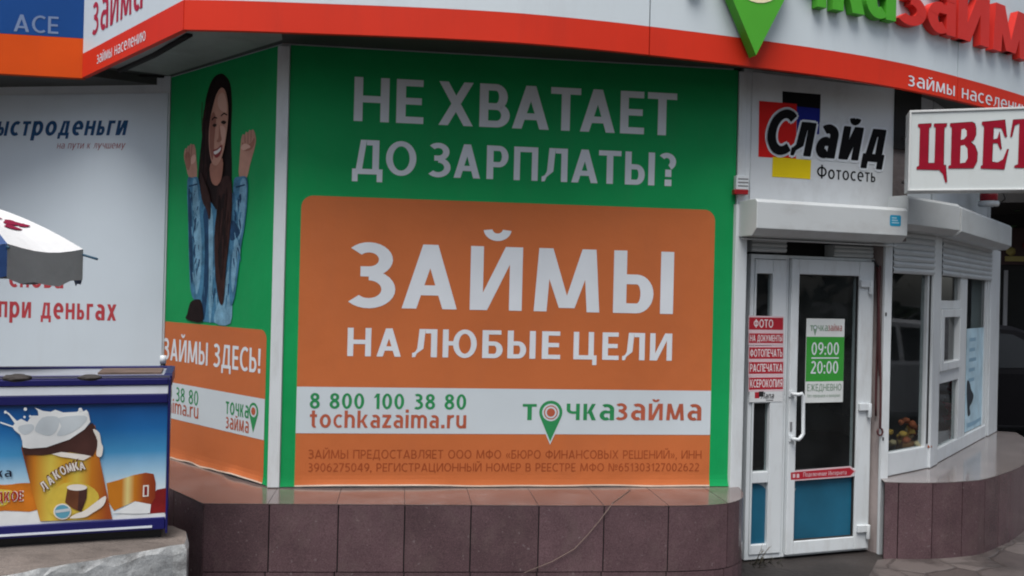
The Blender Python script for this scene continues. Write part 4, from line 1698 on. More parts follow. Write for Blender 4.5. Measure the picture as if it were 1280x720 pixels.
# alarm box between the trims
mb = MB()
u0, z1 = FA.pix(920.5, 219, .06)
u1, z0 = FA.pix(936, 237, .06)
al = thing('alarm_box', tuple(FA.P((u0 + u1) / 2, z0 - .05, .03)), 'small white ribbed alarm sounder with red underside beside the banner', 'alarm')
fbox(mb, FA, u0, u1, z0, z1, .018, .06, WHITE)
for k in range(3):
    zz = z0 + (z1 - z0) * (.22 + .25 * k)
    fbox(mb, FA, u0 + .012, u1 - .004, zz, zz + .006, .06, .063, mat('grey_slot', (.16, .15, .15), .6))
obj('case', mb, al, bev=.002)
mb = MB()
fbox(mb, FA, u0 - .012, u1 - .004, z0 - .032, z0 - .001, .018, .066, mat('red_lens', (.28, .008, .012), .2))
obj('lens', mb, al, bev=.004)
# cyan maker's sticker on the housing
mb = MB()
u0, z1 = FS.pix(1112.5, 268.5, .201)
u1, z0 = FS.pix(1126, 283, .201)
flat(mb, FS, rrect(u0, u1, z0, z1, .012), mat('sticker_cyan', (.01, .25, .42), .3), .2012)
for k in range(3):
    zz = z0 + (z1 - z0) * (.25 + .22 * k)
    flat(mb, FS, [(u0 + .015, zz), (u1 - .015 - .01 * k, zz), (u1 - .015 - .01 * k, zz + .007), (u0 + .015, zz + .007)], mat('sticker_pale', (.35, .55, .65), .3), .2018)
obj('sticker', mb, label='small cyan square sticker on the shutter housing above the door', cat='sticker')

# ------------------------------------------------------------------ stickers on the entrance
SRD = mat('sticker_red', (.40, .016, .03), .35, .1)
SPK = mat('sticker_pink_white', (.66, .50, .53), .35, .08)
rows = [('ФОТО', 397, 413, 'bright red service label reading ФОТО, topmost on the narrow side light', (.4, .016, .03)),
        ('НА ДОКУМЕНТЫ', 417, 429.5, 'red service label reading НА ДОКУМЕНТЫ on the side light', None),
        ('ФОТОПЕЧАТЬ', 434.5, 449, 'red service label reading ФОТОПЕЧАТЬ on the side light', None),
        ('РАСПЕЧАТКА', 453, 467.5, 'red service label reading РАСПЕЧАТКА on the side light', None),
        ('КСЕРОКОПИЯ', 472.5, 487, 'red service label reading КСЕРОКОПИЯ, lowest of the red strips on the side light', None)]
d = .004
for i, (s, ya, yb, lab, _) in enumerate(rows):
    mb = MB()
    u0, z1 = FD.pix(936, ya, d)
    u1, z0 = FD.pix(979.5, yb - 1, d)
    fbox(mb, FD, u0, u1, z0 - .016, z1 + .012, .0005, .0025, SPK)
    fbox(mb, FD, u0 + .004, u1 - .004, z0 - .002, z1 + .002, .0026, .0032, SRD)
    c = .55 if i == 0 else .92
    uc = u0 + (u1 - u0) * (.42 if i == 0 else .5)
    hw = (u1 - u0) * c / 2
    text(mb, FD, s, mat('print_bright', (.74, .68, .69), .5), uc - hw, uc + hw, z0 + (z1 - z0) * .16, z1 - (z1 - z0) * .14, .0037, off=.03)
    obj('label_strip', mb, label=lab, cat='sticker', group='red service labels on the side light')
mb = MB()
u0, z1 = FD.pix(937, 489.5, d)
u1, z0 = FD.pix(978, 502, d)
fbox(mb, FD, u0, u1, z0, z1, .0005, .0025, mat('sticker_white', (.64, .66, .67), .4))
w_ = u1 - u0
fbox(mb, FD, u0 + w_ * .16, u0 + w_ * .30, z0 + .025, z1 - .004, .0026, .0032, SRD)
fbox(mb, FD, u0 + w_ * .28, u0 + w_ * .42, z0 + .035, z1 + .0, .0033, .0038, BLACKPL)
text(mb, FD, 'Лапа', BLACKPL, u0 + w_ * .34, u0 + w_ * .74, z0 + .022, z0 + .062, .0042, off=.03, shear=.15)
fbox(mb, FD, u0 + w_ * .5, u0 + w_ * .72, z0 + .008, z0 + .013, .0026, .0032, BLACKPL)
obj('label_strip', mb, label='small white label with a black emblem below the red strips', cat='sticker')
hs_ = thing('opening_hours', tuple(FD.P(*FD.pix(1030, 502), -.01)), 'green and white opening hours notice on the door glass', 'notice')
mb = MB()
d = -.008
u0, z1 = FD.pix(1008.5, 398, d)
u1, z0 = FD.pix(1053.5, 502.5, d)
fbox(mb, FD, u0, u1, z0, z1, -.0125, d, mat('notice_white', (.66, .69, .68), .4))
obj('sheet', mb, hs_)
mb = MB()
_, g1 = FD.pix(1030, 421, d)
_, g0 = FD.pix(1030, 476.5, d)
flat(mb, FD, [(u0 + .001, g0), (u1 - .001, g0), (u1 - .001, g1), (u0 + .001, g1)], mat('notice_green', (.04, .30, .04), .4), d + .0008)
obj('green_field', mb, hs_)
mb = MB()
NW = mat('print_bright', (.74, .68, .69), .5)
fx = lambda t: u0 + (u1 - u0) * t
text(mb, FD, '09:00', TXTWHITE, fx(.14), fx(.86), FD.pix(1015, 443.5, d)[1], FD.pix(1015, 428, d)[1], d + .0016, off=.02)
text(mb, FD, '20:00', TXTWHITE, fx(.13), fx(.85), FD.pix(1015, 467, d)[1], FD.pix(1015, 451.5, d)[1], d + .0016, off=.02)
zz = FD.pix(1030, 447.5, d)[1]
flat(mb, FD, [(fx(.14), zz - .004), (fx(.86), zz - .004), (fx(.86), zz + .004), (fx(.14), zz + .004)], TXTWHITE, d + .0016)
NG = mat('print_grey_green', (.20, .30, .22), .5)
text(mb, FD, 'ЕЖЕДНЕВНО', NG, fx(.05), fx(.95), FD.pix(1015, 488.5, d)[1], FD.pix(1015, 480, d)[1], d + .0016, off=.01)
text(mb, FD, 'без перерывов и выходных', NG, fx(.06), fx(.92), FD.pix(1015, 496.5, d)[1], FD.pix(1015, 493.5, d)[1], d + .0016, ref='x', off=.0)
zz0, zz1 = FD.pix(1015, 413.5, d)[1], FD.pix(1015, 406.5, d)[1]
text(mb, FD, 'т', NG, fx(.09), fx(.17), zz0, zz1, d + .0016, ref='x', off=.03)
text(mb, FD, 'чка', NG, fx(.29), fx(.55), zz0, zz1, d + .0016, ref='x', off=.02)
text(mb, FD, 'займа', mat('print_dull_red', (.36, .12, .11), .5), fx(.56), fx(.93), zz0, zz1, d + .0016, ref='x', off=.02)
pin(mb, FD, (fx(.22), zz0 + .022), .017, zz0 - .035, NG, d + .0016)
flat(mb, FD, circ((fx(.22), zz0 + .022), .010), TXTWHITE, d + .0022)
obj('lettering', mb, hs_)
mb = MB()
d = .0155
ax = [(988.5, 590.5), (1062, 584.5), (1068, 589), (1063, 594.5), (988.5, 600)]
draw(mb, FD, [(987.5, 588.5), (1063, 582.5), (1070, 588.5), (1064, 596), (987.5, 601.5)], SPK, d)
draw(mb, FD, ax, SRD, d + .0006)
a, z0 = FD.pix(1004, 597, d)
b, z1 = FD.pix(1058, 588.5, d)
text(mb, FD, 'Подключение Интернета', SPK, a, b, FD.pix(1030, 594.5, d)[1], FD.pix(1030, 590.5, d)[1], d + .0012, ref='x', off=.01)
for x_ in (991, 996):
    draw(mb, FD, [(x_, 592.5), (x_ + 3, 592.3), (x_ + 3, 597), (x_, 597.3)], SPK, d + .0012)
obj('label_strip', mb, label='red arrow-shaped strip with white edges across the middle of the door', cat='sticker')

# ------------------------------------------------------------------ flower shop box sign
FZ = Facet((2.49, 5.56), (3.80, 5.165))
fz = thing('box_sign', tuple(FZ.P(.65, 2.40, -.08)), 'white box sign with dark red serif letters jutting out beside the entrance', 'sign')
zz1 = FZ.pix(1137, 139)[1]
zz0 = FZ.pix(1137, 238)[1]
mb = MB()
fbox(mb, FZ, .0, FZ.len, zz0, zz1, -.16, -.002, mat('box_sign_white', (.52, .56, .56), .35, .06, 2, dirt=.3, dcol=(.34, .35, .33), dscale=(2, 2, .8)))
obj('case', mb, fz, bev=.003)
mb = MB()
ring(mb, FZ, -.004, FZ.len + .004, zz0 - .004, zz1 + .004, .012, .012, .010, .014, -.165, .006, mat('sign_rim', (.55, .57, .57), .3, .06))
obj('rim', mb, fz, bev=.002)
zp = lambda pts, sx=0: [(1090 + (x + sx) / 5.537, 120 + (y) / 5.537) for x, y in pts]
TS = [(318, 195), (410, 190), (410, 213), (394, 222), (388, 465), (432, 465), (440, 218), (428, 212), (428, 192), (518, 190), (515, 212), (500, 222), (495, 478), (510, 480), (518, 598), (508, 600), (490, 540), (465, 512), (308, 508), (308, 492), (325, 483), (332, 220), (318, 212)]
TV = [(540, 190), (690, 180), (712, 192), (720, 225), (719, 270), (704, 305), (682, 320), (712, 345), (730, 395), (726, 455), (702, 500), (528, 502), (528, 485), (545, 478), (552, 217), (540, 210)]
TV1 = [(620, 232), (640, 226), (655, 240), (655, 275), (637, 298), (615, 303)]
TV2 = [(614, 345), (640, 340), (660, 365), (662, 430), (645, 460), (610, 465)]
TE = [(760, 180), (920, 165), (932, 285), (920, 285), (896, 222), (842, 218), (838, 302), (866, 296), (882, 246), (896, 370), (888, 370), (868, 326), (836, 326), (830, 456), (866, 462), (905, 440), (935, 368), (945, 370), (915, 508), (752, 502), (752, 485), (765, 478), (775, 207), (760, 200)]
TT = [(975, 165), (1240, 148), (1252, 270), (1240, 270), (1218, 215), (1156, 195), (1150, 475), (1166, 482), (1166, 500), (985, 497), (985, 482), (1010, 474), (1020, 190), (988, 203), (968, 285), (956, 282)]
TY = [(1290, 150), (1380, 145), (1380, 165), (1366, 172), (1364, 290), (1420, 285), (1450, 330), (1452, 440), (1420, 492), (1280, 498), (1280, 482), (1296, 474), (1302, 180), (1290, 172)]
TY1 = [(1364, 320), (1384, 320), (1392, 350), (1390, 430), (1362, 460)]
TY2 = [(1478, 142), (1560, 138), (1560, 158), (1546, 166), (1540, 468), (1556, 476), (1556, 490), (1470, 494), (1470, 478), (1486, 470), (1490, 172), (1478, 164)]
CRIM = mat('letter_crimson', (.25, .004, .018), .5, .10, 6, spec=.12)
OUTL = mat('letter_outline', (.02, .004, .006), .4)
for polys, holes in [([TS], []), ([TV], [TV1, TV2]), ([TE], []), ([TT], []), ([TY, TY2], [TY1])]:
    mb = MB()
    for p in polys:
        q = [(x * 1.0 + 3, y - 3) for x, y in p]
        draw(mb, FZ, zp(q), OUTL, .0005)
        draw(mb, FZ, zp(p), CRIM, .0012)
    for p in holes:
        draw(mb, FZ, zp(p), MATS['box_sign_white'], .0018)
    obj('letter', mb, fz)
mb = MB()
q = FZ.P(.12, zz0 + .1, -.16)
mb.tube([q, Vector((2.62, 5.93, q.z))], .015, STEEL, 8)
q2 = Vector((q.x, q.y, zz1 - .1))
mb.tube([q2, Vector((2.62, 5.93, q2.z))], .015, STEEL, 8)
obj('bracket', mb, fz)
# red beacon under the box sign
q = FX.pix(1236, 244, .13)
mb = MB()
c = FX.P(q[0], q[1], .13)
bc = thing('beacon_lamp', (c.x, c.y, c.z - .1), 'red and white alarm beacon just under the flower box sign', 'lamp')
mb.lathe((c.x, c.y, c.z - .09), [(.075, 0), (.08, .02), (.075, .04)], WHITE)
obj('base', mb, bc)
mb = MB()
mb.lathe((c.x, c.y, c.z - .05), [(.065, 0), (.068, .05), (.06, .09), (.03, .11)], mat('beacon_red', (.30, .01, .02), .15))
obj('dome', mb, bc)
mb = MB()
cc = [c + Vector((.03, -.02, .06)), c + Vector((.1, -.02, .03)), c + Vector((.13, -.01, -.03)), c + Vector((.05, .02, -.10))]
mb.tube(cc, .006, BLACKPL, 6)
obj('wire', mb, bc)

# ------------------------------------------------------------------ neighbour: white wall, banner lettering, blue and orange fascia
nb = thing('kiosk_building', (-4.0, 6.9, 0), 'white walled neighbouring kiosk with grey base behind the freezer', 'building')
mb = MB()
fbox(mb, FB, 0, FB.len, 0, 3.3, -.15, -.004, PANEL)
obj('wall', mb, nb)
mb = MB()
n0 = FN.P(0, 0, 0)
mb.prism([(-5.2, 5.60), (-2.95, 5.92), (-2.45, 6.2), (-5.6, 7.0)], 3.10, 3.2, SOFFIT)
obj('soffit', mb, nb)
mb = MB()
fbox(mb, FB, .0, .5, 0, 3.08, .0, .02, WHITE)
obj('corner_trim', mb, nb)
bb = thing('wall_banner', (-3.6, 6.3, .9), 'pale grey advertising sheet with navy and red lettering on the kiosk wall', 'banner')
mb = MB()
fbox(mb, FB, .55, FB.len - .012, .62, 3.04, -.003, .003, mat('sheet_pale', (.54, .61, .665), .45, .05, 1, bump=.06, bs=2.5, dirt=.12, dcol=(.42, .44, .46)))
obj('sheet', mb, bb)
NAVY = mat('print_navy', (.018, .065, .16), .45)
CRED = mat('print_brick_red', (.42, .055, .065), .45)
mb = MB()
a = FB.pix(-20, 172, .004)
b = FB.pix(160, 169, .004)
text(mb, FB, 'быстроденьги', NAVY, a[0], b[0], b[1], FB.pix(150, 150.5, .004)[1], .004, ref='x', off=.06, shear=.2)
obj('lettering', mb, bb)
mb = MB()
a = FB.pix(71, 185, .004)
b = FB.pix(157, 185.5, .004)
text(mb, FB, 'на пути к лучшему', mat('print_dull_maroon', (.30, .10, .11), .45), a[0], b[0], b[1], FB.pix(150, 179, .004)[1], .004, ref='x', off=.005, shear=.2)
obj('lettering', mb, bb)
mb = MB()
a = FB.pix(-30, 362, .004)
b = FB.pix(79, 360.5, .004)
text(mb, FB, 'Вы снова', CRED, a[0], b[0], b[1], FB.pix(79, 342, .004)[1], .004, ref='x', off=.05)
obj('lettering', mb, bb)
mb = MB()
a = FB.pix(-2, 399, .004)
b = FB.pix(145, 401, .004)
text(mb, FB, 'при деньгах', CRED, a[0], b[0], b[1], FB.pix(140, 380.5, .004)[1], .004, ref='x', off=.05)
obj('lettering', mb, bb)

nf = thing('fascia_sign', tuple(FN.P(1.5, 3.08, 0)), 'blue fascia board with an orange band along its foot above the kiosk', 'shop sign')
z_o = FN.pix(97, 48)[1]
mb = MB()
fbox(mb, FN, 0, FN.len, z_o + .003, 4.4, -.05, 0, mat('fascia_blue', (.006, .055, .22), .55, .1, 1, spec=.12))
obj('board', mb, nf)
mb = MB()
fbox(mb, FN, 0, FN.len, FAS0, z_o, -.05, .003, mat('fascia_orange', (.60, .070, .006), .55, .1, 1.5, spec=.1, dirt=.2, dcol=(.4, .05, .02)))
obj('stripe', mb, nf)
mb = MB()
a = FN.pix(17, 39, .002)
b = FN.pix(73, 39, .002)
text(mb, FN, 'ACE', mat('print_steel_blue', (.16, .22, .36), .4), a[0], b[0], a[1], FN.pix(40, 19, .002)[1], .002, off=.02)
obj('lettering', mb, nf)

# ------------------------------------------------------------------ concrete platform
PT = .46
CONC = mat('worn_concrete', (.14, .118, .105), .85, .3, 3, bump=.8, bs=14, fine=.25, dirt=.95, dcol=(.04, .033, .03), dscale=(1.5, 4, 1))


def paint_mat():
    return mat('flaking_white_paint', (.44, .455, .455), .75, .22, 5, bump=.35, bs=18, fine=.2, dirt=1.0, dcol=(.06, .05, .045), dscale=(3.5, 3.5, 4.5))


pl = MB()
PAINT = paint_mat()
edge = [(-1.545, 4.27), (-1.70, 4.125), (-1.85, 3.99), (-2.11, 3.74), (-2.6, 3.26), (-3.3, 2.58)]
poly = [(-4.6, 2.58)] + edge[::-1] + [(-1.61, 4.46), (-1.80, 4.62), (-1.95, 5.0), (-2.5, 5.6), (-2.9, 6.0), (-4.6, 6.2)]
rn = random.Random(2)
dense = []
for i, p in enumerate(poly):
    q = poly[(i + 1) % len(poly)]
    L_ = math.hypot(q[0] - p[0], q[1] - p[1])
    k = max(1, int(L_ / .06)) if p[1] < 4.9 and p[0] > -3.4 else 1
    for j in range(k):
        t = j / k
        jit = .009 if k > 1 else 0
        dense.append((p[0] + (q[0] - p[0]) * t + rn.uniform(-jit, jit), p[1] + (q[1] - p[1]) * t + rn.uniform(-jit, jit)))
n = len(dense)
cx_, cy_ = -2.6, 4.2
ins1 = [(x + (cx_ - x) * .012, y + (cy_ - y) * .012) for x, y in dense]
ht = [PT + rn.uniform(-.006, .004) for _ in dense]
vs = [(x, y, 0) for x, y in dense] + [(x, y, PT - .032 + rn.uniform(-.022, .014)) for x, y in dense] + [(x, y, h) for (x, y), h in zip(ins1, ht)]
pl.add(vs, [(i, (i + 1) % n, n + (i + 1) % n, n + i) for i in range(n)], PAINT)
pl.add([Vector(v) for v in vs[n:]], [(i, (i + 1) % n, n + (i + 1) % n, n + i) for i in range(n)], PAINT)
tri = tessellate_polygon([[Vector((x, y, 0)) for x, y in ins1]])
pl.add([Vector(v) for v in vs[2 * n:]], [tuple(t) for t in tri], CONC)
obj('concrete_platform', pl, label='worn concrete platform with a flaking white painted edge under the freezer', cat='platform')

# ------------------------------------------------------------------ chest freezer
FR_R = (-1.665, 4.33)
FZR = Facet((FR_R[0] - 1.45 * .945, FR_R[1] - 1.45 * .328), FR_R)
fr = thing('chest_freezer', tuple(FZR.P(.72, PT, -.25)), 'ice cream chest freezer with blue frame and milk splash picture', 'freezer')
BLUE = mat('freezer_blue', (.009, .009, .095), .35, .12, 2, dirt=.2, dcol=(.03, .03, .09))
WB = mat('freezer_white', (.66, .70, .76), .35, .06, 2, dirt=.25, dcol=(.4, .4, .42))
fr_t = FZR.pix(210, 471)[1]
fr_b = FZR.pix(205, 661)[1]
W_ = FZR.len
DEP = .42
mb = MB()
fbox(mb, FZR, .01, W_ - .01, fr_b + .0, fr_t - .05, -DEP, -.012, BLUE)
obj('body', mb, fr, bev=.006)
mb = MB()
fbox(mb, FZR, .03, W_ - .03, PT + .002, fr_b - .001, -DEP + .03, -.04, BLACKPL)
obj('base', mb, fr)
# front frame: posts and rails
mb = MB()
ur = FZR.pix(209, 560)[0]
z_a = FZR.pix(120, 651)[1]
z_b = FZR.pix(120, 505)[1]
z_c = FZR.pix(120, 493.5)[1]
z_d = FZR.pix(120, 482)[1]
z_e = FZR.pix(120, 474)[1]
fbox(mb, FZR, ur, W_, fr_b - .02, z_e, -.011, .012, BLUE)
fbox(mb, FZR, .0, ur - .002, fr_b, z_a, -.011, .008, BLUE)
fbox(mb, FZR, .0, ur - .002, z_b, z_c, -.011, .008, BLUE)
fbox(mb, FZR, .0, ur - .002, z_d, z_e, -.011, .010, BLUE)
obj('front_frame', mb, fr, bev=.004)
mb = MB()
fbox(mb, FZR, .0, ur - .003, z_c + .002, z_d - .002, -.011, .004, WB)
fbox(mb, FZR, .0, ur - .06, fr_b + .012, fr_b + .022, .0082, .011, WB)
obj('price_rail', mb, fr)
# lid: white sliding top in a blue rim
mb = MB()
ring(mb, FZR, -.01, W_ + .004, z_e + .001, z_e + .016, .01, .01, .005, .005, -.04, -.005, BLUE)
fbox(mb, FZR, .0, W_ - .002, z_e - .045, z_e + .012, -DEP, -.045, mat('freezer_lid', (.26, .28, .32), .4, .15, 3, dirt=.6, dcol=(.12, .10, .10)))
fbox(mb, FZR, .0, W_ - .01, z_e - .04, z_e + .022, -DEP - .05, -DEP - .002, BLUE)
fbox(mb, FZR, W_ - .035, W_ + .003, z_e - .04, z_e + .02, -DEP - .05, -.046, BLUE)
obj('lid', mb, fr, bev=.003)
# printed picture
art = MB()
d0 = -.004
zl = wloc(fr).z
SKYM = mat_ramp('picture_sky', [(0, (.64, .71, .76)), (.26, (.60, .70, .77)), (.40, (.33, .53, .68)), (.58, (.05, .25, .48)), (.78, (.010, .12, .34)), (1, (.004, .05, .20))], z_a - zl, z_b - zl, .3)
fbox(art, FZR, .0, ur - .003, z_a + .001, z_b - .001, -.011, d0, SKYM)
e = lambda x, y: (x / 3.79, 480 + y / 3.79)
E_ = lambda pts: [e(*p) for p in pts]
MILK = mat('picture_milk', (.70, .72, .72), .3, .06, 14)
MILKG = mat('picture_milk_grey', (.50, .55, .58), .3, .06, 14)
CHO = mat('picture_chocolate', (.055, .022, .018), .3, .3, 8)
CHOL = mat('picture_cocoa', (.13, .045, .02), .3, .2, 12)
GOLD = mat('picture_gold', (.56, .28, .018), .3, .25, 9)
AMB = mat('picture_amber', (.50, .15, .012), .3, .25, 9)
LEM = mat('picture_lemon', (.60, .44, .06), .3, .2, 9)
RUST = mat('picture_rust', (.34, .055, .012), .3, .2, 9)
DRED = mat('picture_dark_red', (.20, .012, .012), .3, .2, 9)
CRM = mat('picture_cream', (.72, .68, .62), .3, .08, 9)
q = .0007
D = lambda pts, m, k, s=0: draw(art, FZR, E_(pts), m, d0 + q * k, s)
def ramp_x(name, xa, xb, y, cols):
    pa, pb = FZR.P(*FZR.pix(*e(xa, y), d0)), FZR.P(*FZR.pix(*e(xb, y), d0))
    o_ = wloc(fr)
    return mat_ramp(name, cols, pa.x - o_.x, pb.x - o_.x, .3, 0)


c_r, c_a, c_g, c_l = (.30, .06, .012), (.50, .17, .012), (.58, .30, .02), (.62, .48, .07)
BAR = ramp_x('picture_bar', 120, 510, 480, [(0, (.16, .04, .01)), (.1, c_a), (.3, c_l), (.48, c_g), (.62, c_l), (.8, c_a), (1, c_r)])
WRAP = ramp_x('picture_wrapper', 505, 738, 500, [(0, c_a), (.3, c_a), (.42, (.66, .56, .22)), (.56, c_a), (.75, c_r), (1, (.22, .03, .008))])
# floor of the picture and far wrapper
D([(-200, 690), (-200, 640), (20, 600), (170, 596), (520, 640), (700, 560), (790, 620), (790, 640), (400, 660), (0, 690)], MILK, 1)
D([(712, 530), (745, 500), (790, 492), (790, 608), (700, 615)], DRED, 2)
D([(-200, 610), (-200, 480), (20, 478), (100, 470), (160, 482), (175, 596), (20, 600)], AMB, 3, 3)
D([(-100, 560), (-60, 500), (20, 500), (60, 510), (40, 560), (0, 580)], LEM, 4, 3)
D([(505, 470), (560, 455), (630, 432), (690, 420), (728, 426), (738, 470), (735, 540), (715, 570), (640, 555), (540, 600), (515, 560)], WRAP, 3)
D([(678, 480), (705, 478), (704, 532), (676, 535)], CRM, 5)
D([(684, 486), (698, 485), (697, 527), (683, 528)], DRED, 6)
D([(530, 612), (560, 600), (640, 556), (715, 570), (710, 612), (640, 615)], MILK, 5)
# bar body
D([(100, 300), (450, 195), (462, 260), (470, 345), (532, 640), (190, 650), (150, 500), (112, 350)], BAR, 7)
D([(215, 560), (300, 470), (420, 480), (470, 540), (400, 600), (260, 625)], LEM, 9, 3)
D([(102, 290), (200, 300), (330, 262), (428, 190), (440, 185), (462, 230), (460, 300), (440, 342), (330, 322), (200, 338), (115, 335)], CHO, 10)
D([(440, 215), (470, 230), (480, 280), (488, 300), (482, 340), (466, 345), (456, 330), (462, 270)], CRM, 11, 3)
# milk and splash
D([(0, 185), (60, 205), (70, 220), (95, 240), (105, 270), (108, 300), (140, 306), (220, 300), (330, 262), (400, 215), (428, 180), (420, 140), (410, 122), (395, 130), (385, 112), (365, 132), (300, 135), (262, 122), (240, 132), (205, 128), (165, 112), (180, 128), (182, 150), (150, 150), (130, 180), (100, 165), (80, 175), (40, 135), (22, 130), (45, 150), (70, 188), (60, 198), (0, 178)], MILK, 12)
D([(165, 215), (200, 160), (270, 155), (280, 190), (260, 230), (230, 245), (190, 235)], MILKG, 13, 3)
D([(280, 160), (400, 150), (405, 180), (340, 230), (270, 245), (290, 200)], MILKG, 13, 3)
D([(90, 200), (150, 190), (160, 215), (120, 240), (92, 225)], MILKG, 13, 3)
for (cx_, cy_, r_) in [(122, 118, 8), (28, 132, 7), (118, 155, 6), (145, 152, 6), (165, 155, 5), (382, 120, 9), (412, 135, 8)]:
    flat(art, FZR, [FZR.pix(*e(x, y), d0) for x, y in circ((cx_, cy_), r_, 12)], MILK, d0 + q * 13.5)
# torn wrapper edge, name, cup, badge
D([(245, 332), (290, 322), (400, 335), (432, 342), (395, 362), (330, 350), (290, 345)], CRM, 13)
D([(400, 600), (440, 570), (500, 530), (490, 575), (440, 610), (400, 632), (330, 636), (360, 615)], CRM, 13, 3)
D([(320, 490), (413, 490), (410, 540), (385, 606), (345, 590), (308, 560)], CHOL, 13)
D([(375, 495), (413, 490), (410, 540), (385, 606), (368, 598)], CHO, 13.5)
flat(art, FZR, [FZR.pix(*e(x, y), d0) for x, y in circ((366, 488), 48, 20, 15)], CRM, d0 + q * 14)
flat(art, FZR, [FZR.pix(*e(x, y), d0) for x, y in circ((297, 602), 42, 24, 38)], CRM, d0 + q * 14)
flat(art, FZR, [FZR.pix(*e(x, y), d0) for x, y in circ((297, 602), 36, 24, 32)], mat('picture_teal', (.10, .30, .40), .3), d0 + q * 15)
D([(262, 598), (332, 588), (332, 602), (262, 612)], MILKG, 16)
# arched product word
import itertools
word = 'ЛАКОМКА'
for m_, dx_, kk, of_ in [(CHOL, 4, 16, .06), (CHOL, -3, 16.4, .06), (CRM, 0, 17, .05)]:
    for i, ch in enumerate(word):
        t = i / 6
        x_ = 222 + 172 * t
        y_ = 500 - 96 * t - 26 * math.sin(math.pi * t)
        h_ = 44 - 6 * t
        an = -.62 + .40 * t
        vs_, fs_ = text_mesh(ch, of_)
        wch = max(v[0] for v in vs_) - min(v[0] for v in vs_)
        kx = 27 / wch
        ky = h_ / CAP
        pts = []
        for vx_, vy_, _ in vs_:
            lx, ly = (vx_ - wch / 2) * kx, -vy_ * ky
            pts.append((x_ + dx_ + lx * math.cos(an) - ly * math.sin(an), y_ + lx * math.sin(an) + ly * math.cos(an)))
        art.add([FZR.P(*FZR.pix(*e(*p), d0), d0 + q * kk) for p in pts], fs_, m_)
for i in range(9):
    t = i / 8
    x_, y_ = 225 + 140 * t, 440 - 75 * t - 8 * math.sin(math.pi * t)
    D([(x_ - 6, y_ + 4), (x_ + 5, y_ - 2), (x_ + 6, y_ - 12), (x_ - 4, y_ - 8)], CHOL, 16)
uu, zz = FZR.pix(*e(56, 438), d0)
ul, _ = FZR.pix(*e(-110, 450), d0)
text(art, FZR, 'новинка', mat('print_ink', (.012, .014, .03), .4), ul - .1, uu, zz, FZR.pix(*e(56, 407), d0)[1], d0 + q * 9, ref='x', off=.03)
uu, zz = FZR.pix(*e(108, 550), d0)
ul, _ = FZR.pix(*e(-120, 566), d0)
text(art, FZR, 'СЛАДКОЕ', CRM, ul - .005, uu + .004, zz - .003, FZR.pix(*e(108, 504), d0)[1], d0 + q * 9, off=.09)
text(art, FZR, 'СЛАДКОЕ', mat('print_ruby', (.33, .01, .015), .4), ul, uu, zz, FZR.pix(*e(108, 506), d0)[1], d0 + q * 10, off=.04)
obj('picture', art, fr)
# stones on the lid and the odd small post at the back corner
for (x_, y_, rr, lab) in [(21, 476.5, (.062, .05, .018), 'flat dark stone lying on the freezer lid below the umbrella'), (112, 475, (.052, .045, .014), 'smaller brown stone lying on the freezer lid beyond the umbrella rim')]:
    p = CAM + ray(x_, y_) * ((z_e + .012 - CAM.z) / ray(x_, y_).z)
    mb = MB()
    mb.blob((p.x, p.y, z_e + .012 + rr[2] * .8), rr, mat('dull_stone', (.035, .03, .028), .8, .3, 20, bump=.3, bs=40), int(x_), .10, 3)
    obj('stone', mb, label=lab, cat='stone', group='stones on the freezer lid')
mb = MB()
fbox(mb, FZR, W_ - .34, W_ - .05, z_e + .0125, z_e + .022, -.34, -.10, mat('damp_cardboard', (.11, .075, .06), .85, .3, 8, bump=.3, bs=25))
obj('cardboard_piece', mb, label='flat piece of damp brown cardboard on the freezer lid', cat='cardboard')
p = FZR.P(W_ - .06, z_e, -DEP - .075)
mb = MB()
mb.tube([(p.x, p.y, PT + .0), (p.x, p.y, z_e + .03)], .014, BLACKPL, 8)
pt_ = thing('marker_post', (p.x, p.y, PT), 'thin black post with white cap behind the freezer corner', 'post')
obj('pole', mb, pt_)
mb = MB()
mb.tube([(p.x, p.y, z_e + .031), (p.x, p.y, z_e + .075)], .017, WHITE, 8)
obj('cap', mb, pt_)

# ------------------------------------------------------------------ umbrella over the freezer
uc = Vector((-2.957, 4.593, 0))
P0, P1 = Vector((-2.294, 4.70, 1.885)), Vector((-2.413, 4.20, 1.885))
R_ = (P0.xy - uc.xy).length
a0 = math.atan2(P0.y - uc.y, P0.x - uc.x)
um = thing('market_umbrella', (uc.x, uc.y, PT), 'small white and blue market umbrella with hanging valance beside the kiosk sheet', 'umbrella')
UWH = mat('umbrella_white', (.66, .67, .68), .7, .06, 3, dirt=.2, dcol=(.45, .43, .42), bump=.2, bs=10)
UGR = mat('umbrella_valance_grey', (.30, .31, .31), .75, .08, 3, bump=.2, bs=10)  # valance colour, greyer than the white panels above it
UBL = mat('umbrella_blue', (.012, .05, .17), .6, .1, 3, bump=.2, bs=10)
MAR = mat('print_maroon', (.20, .012, .04), .5)
cn, vn = MB(), MB()
apex = 2.13
rim = 1.885
rings = 7
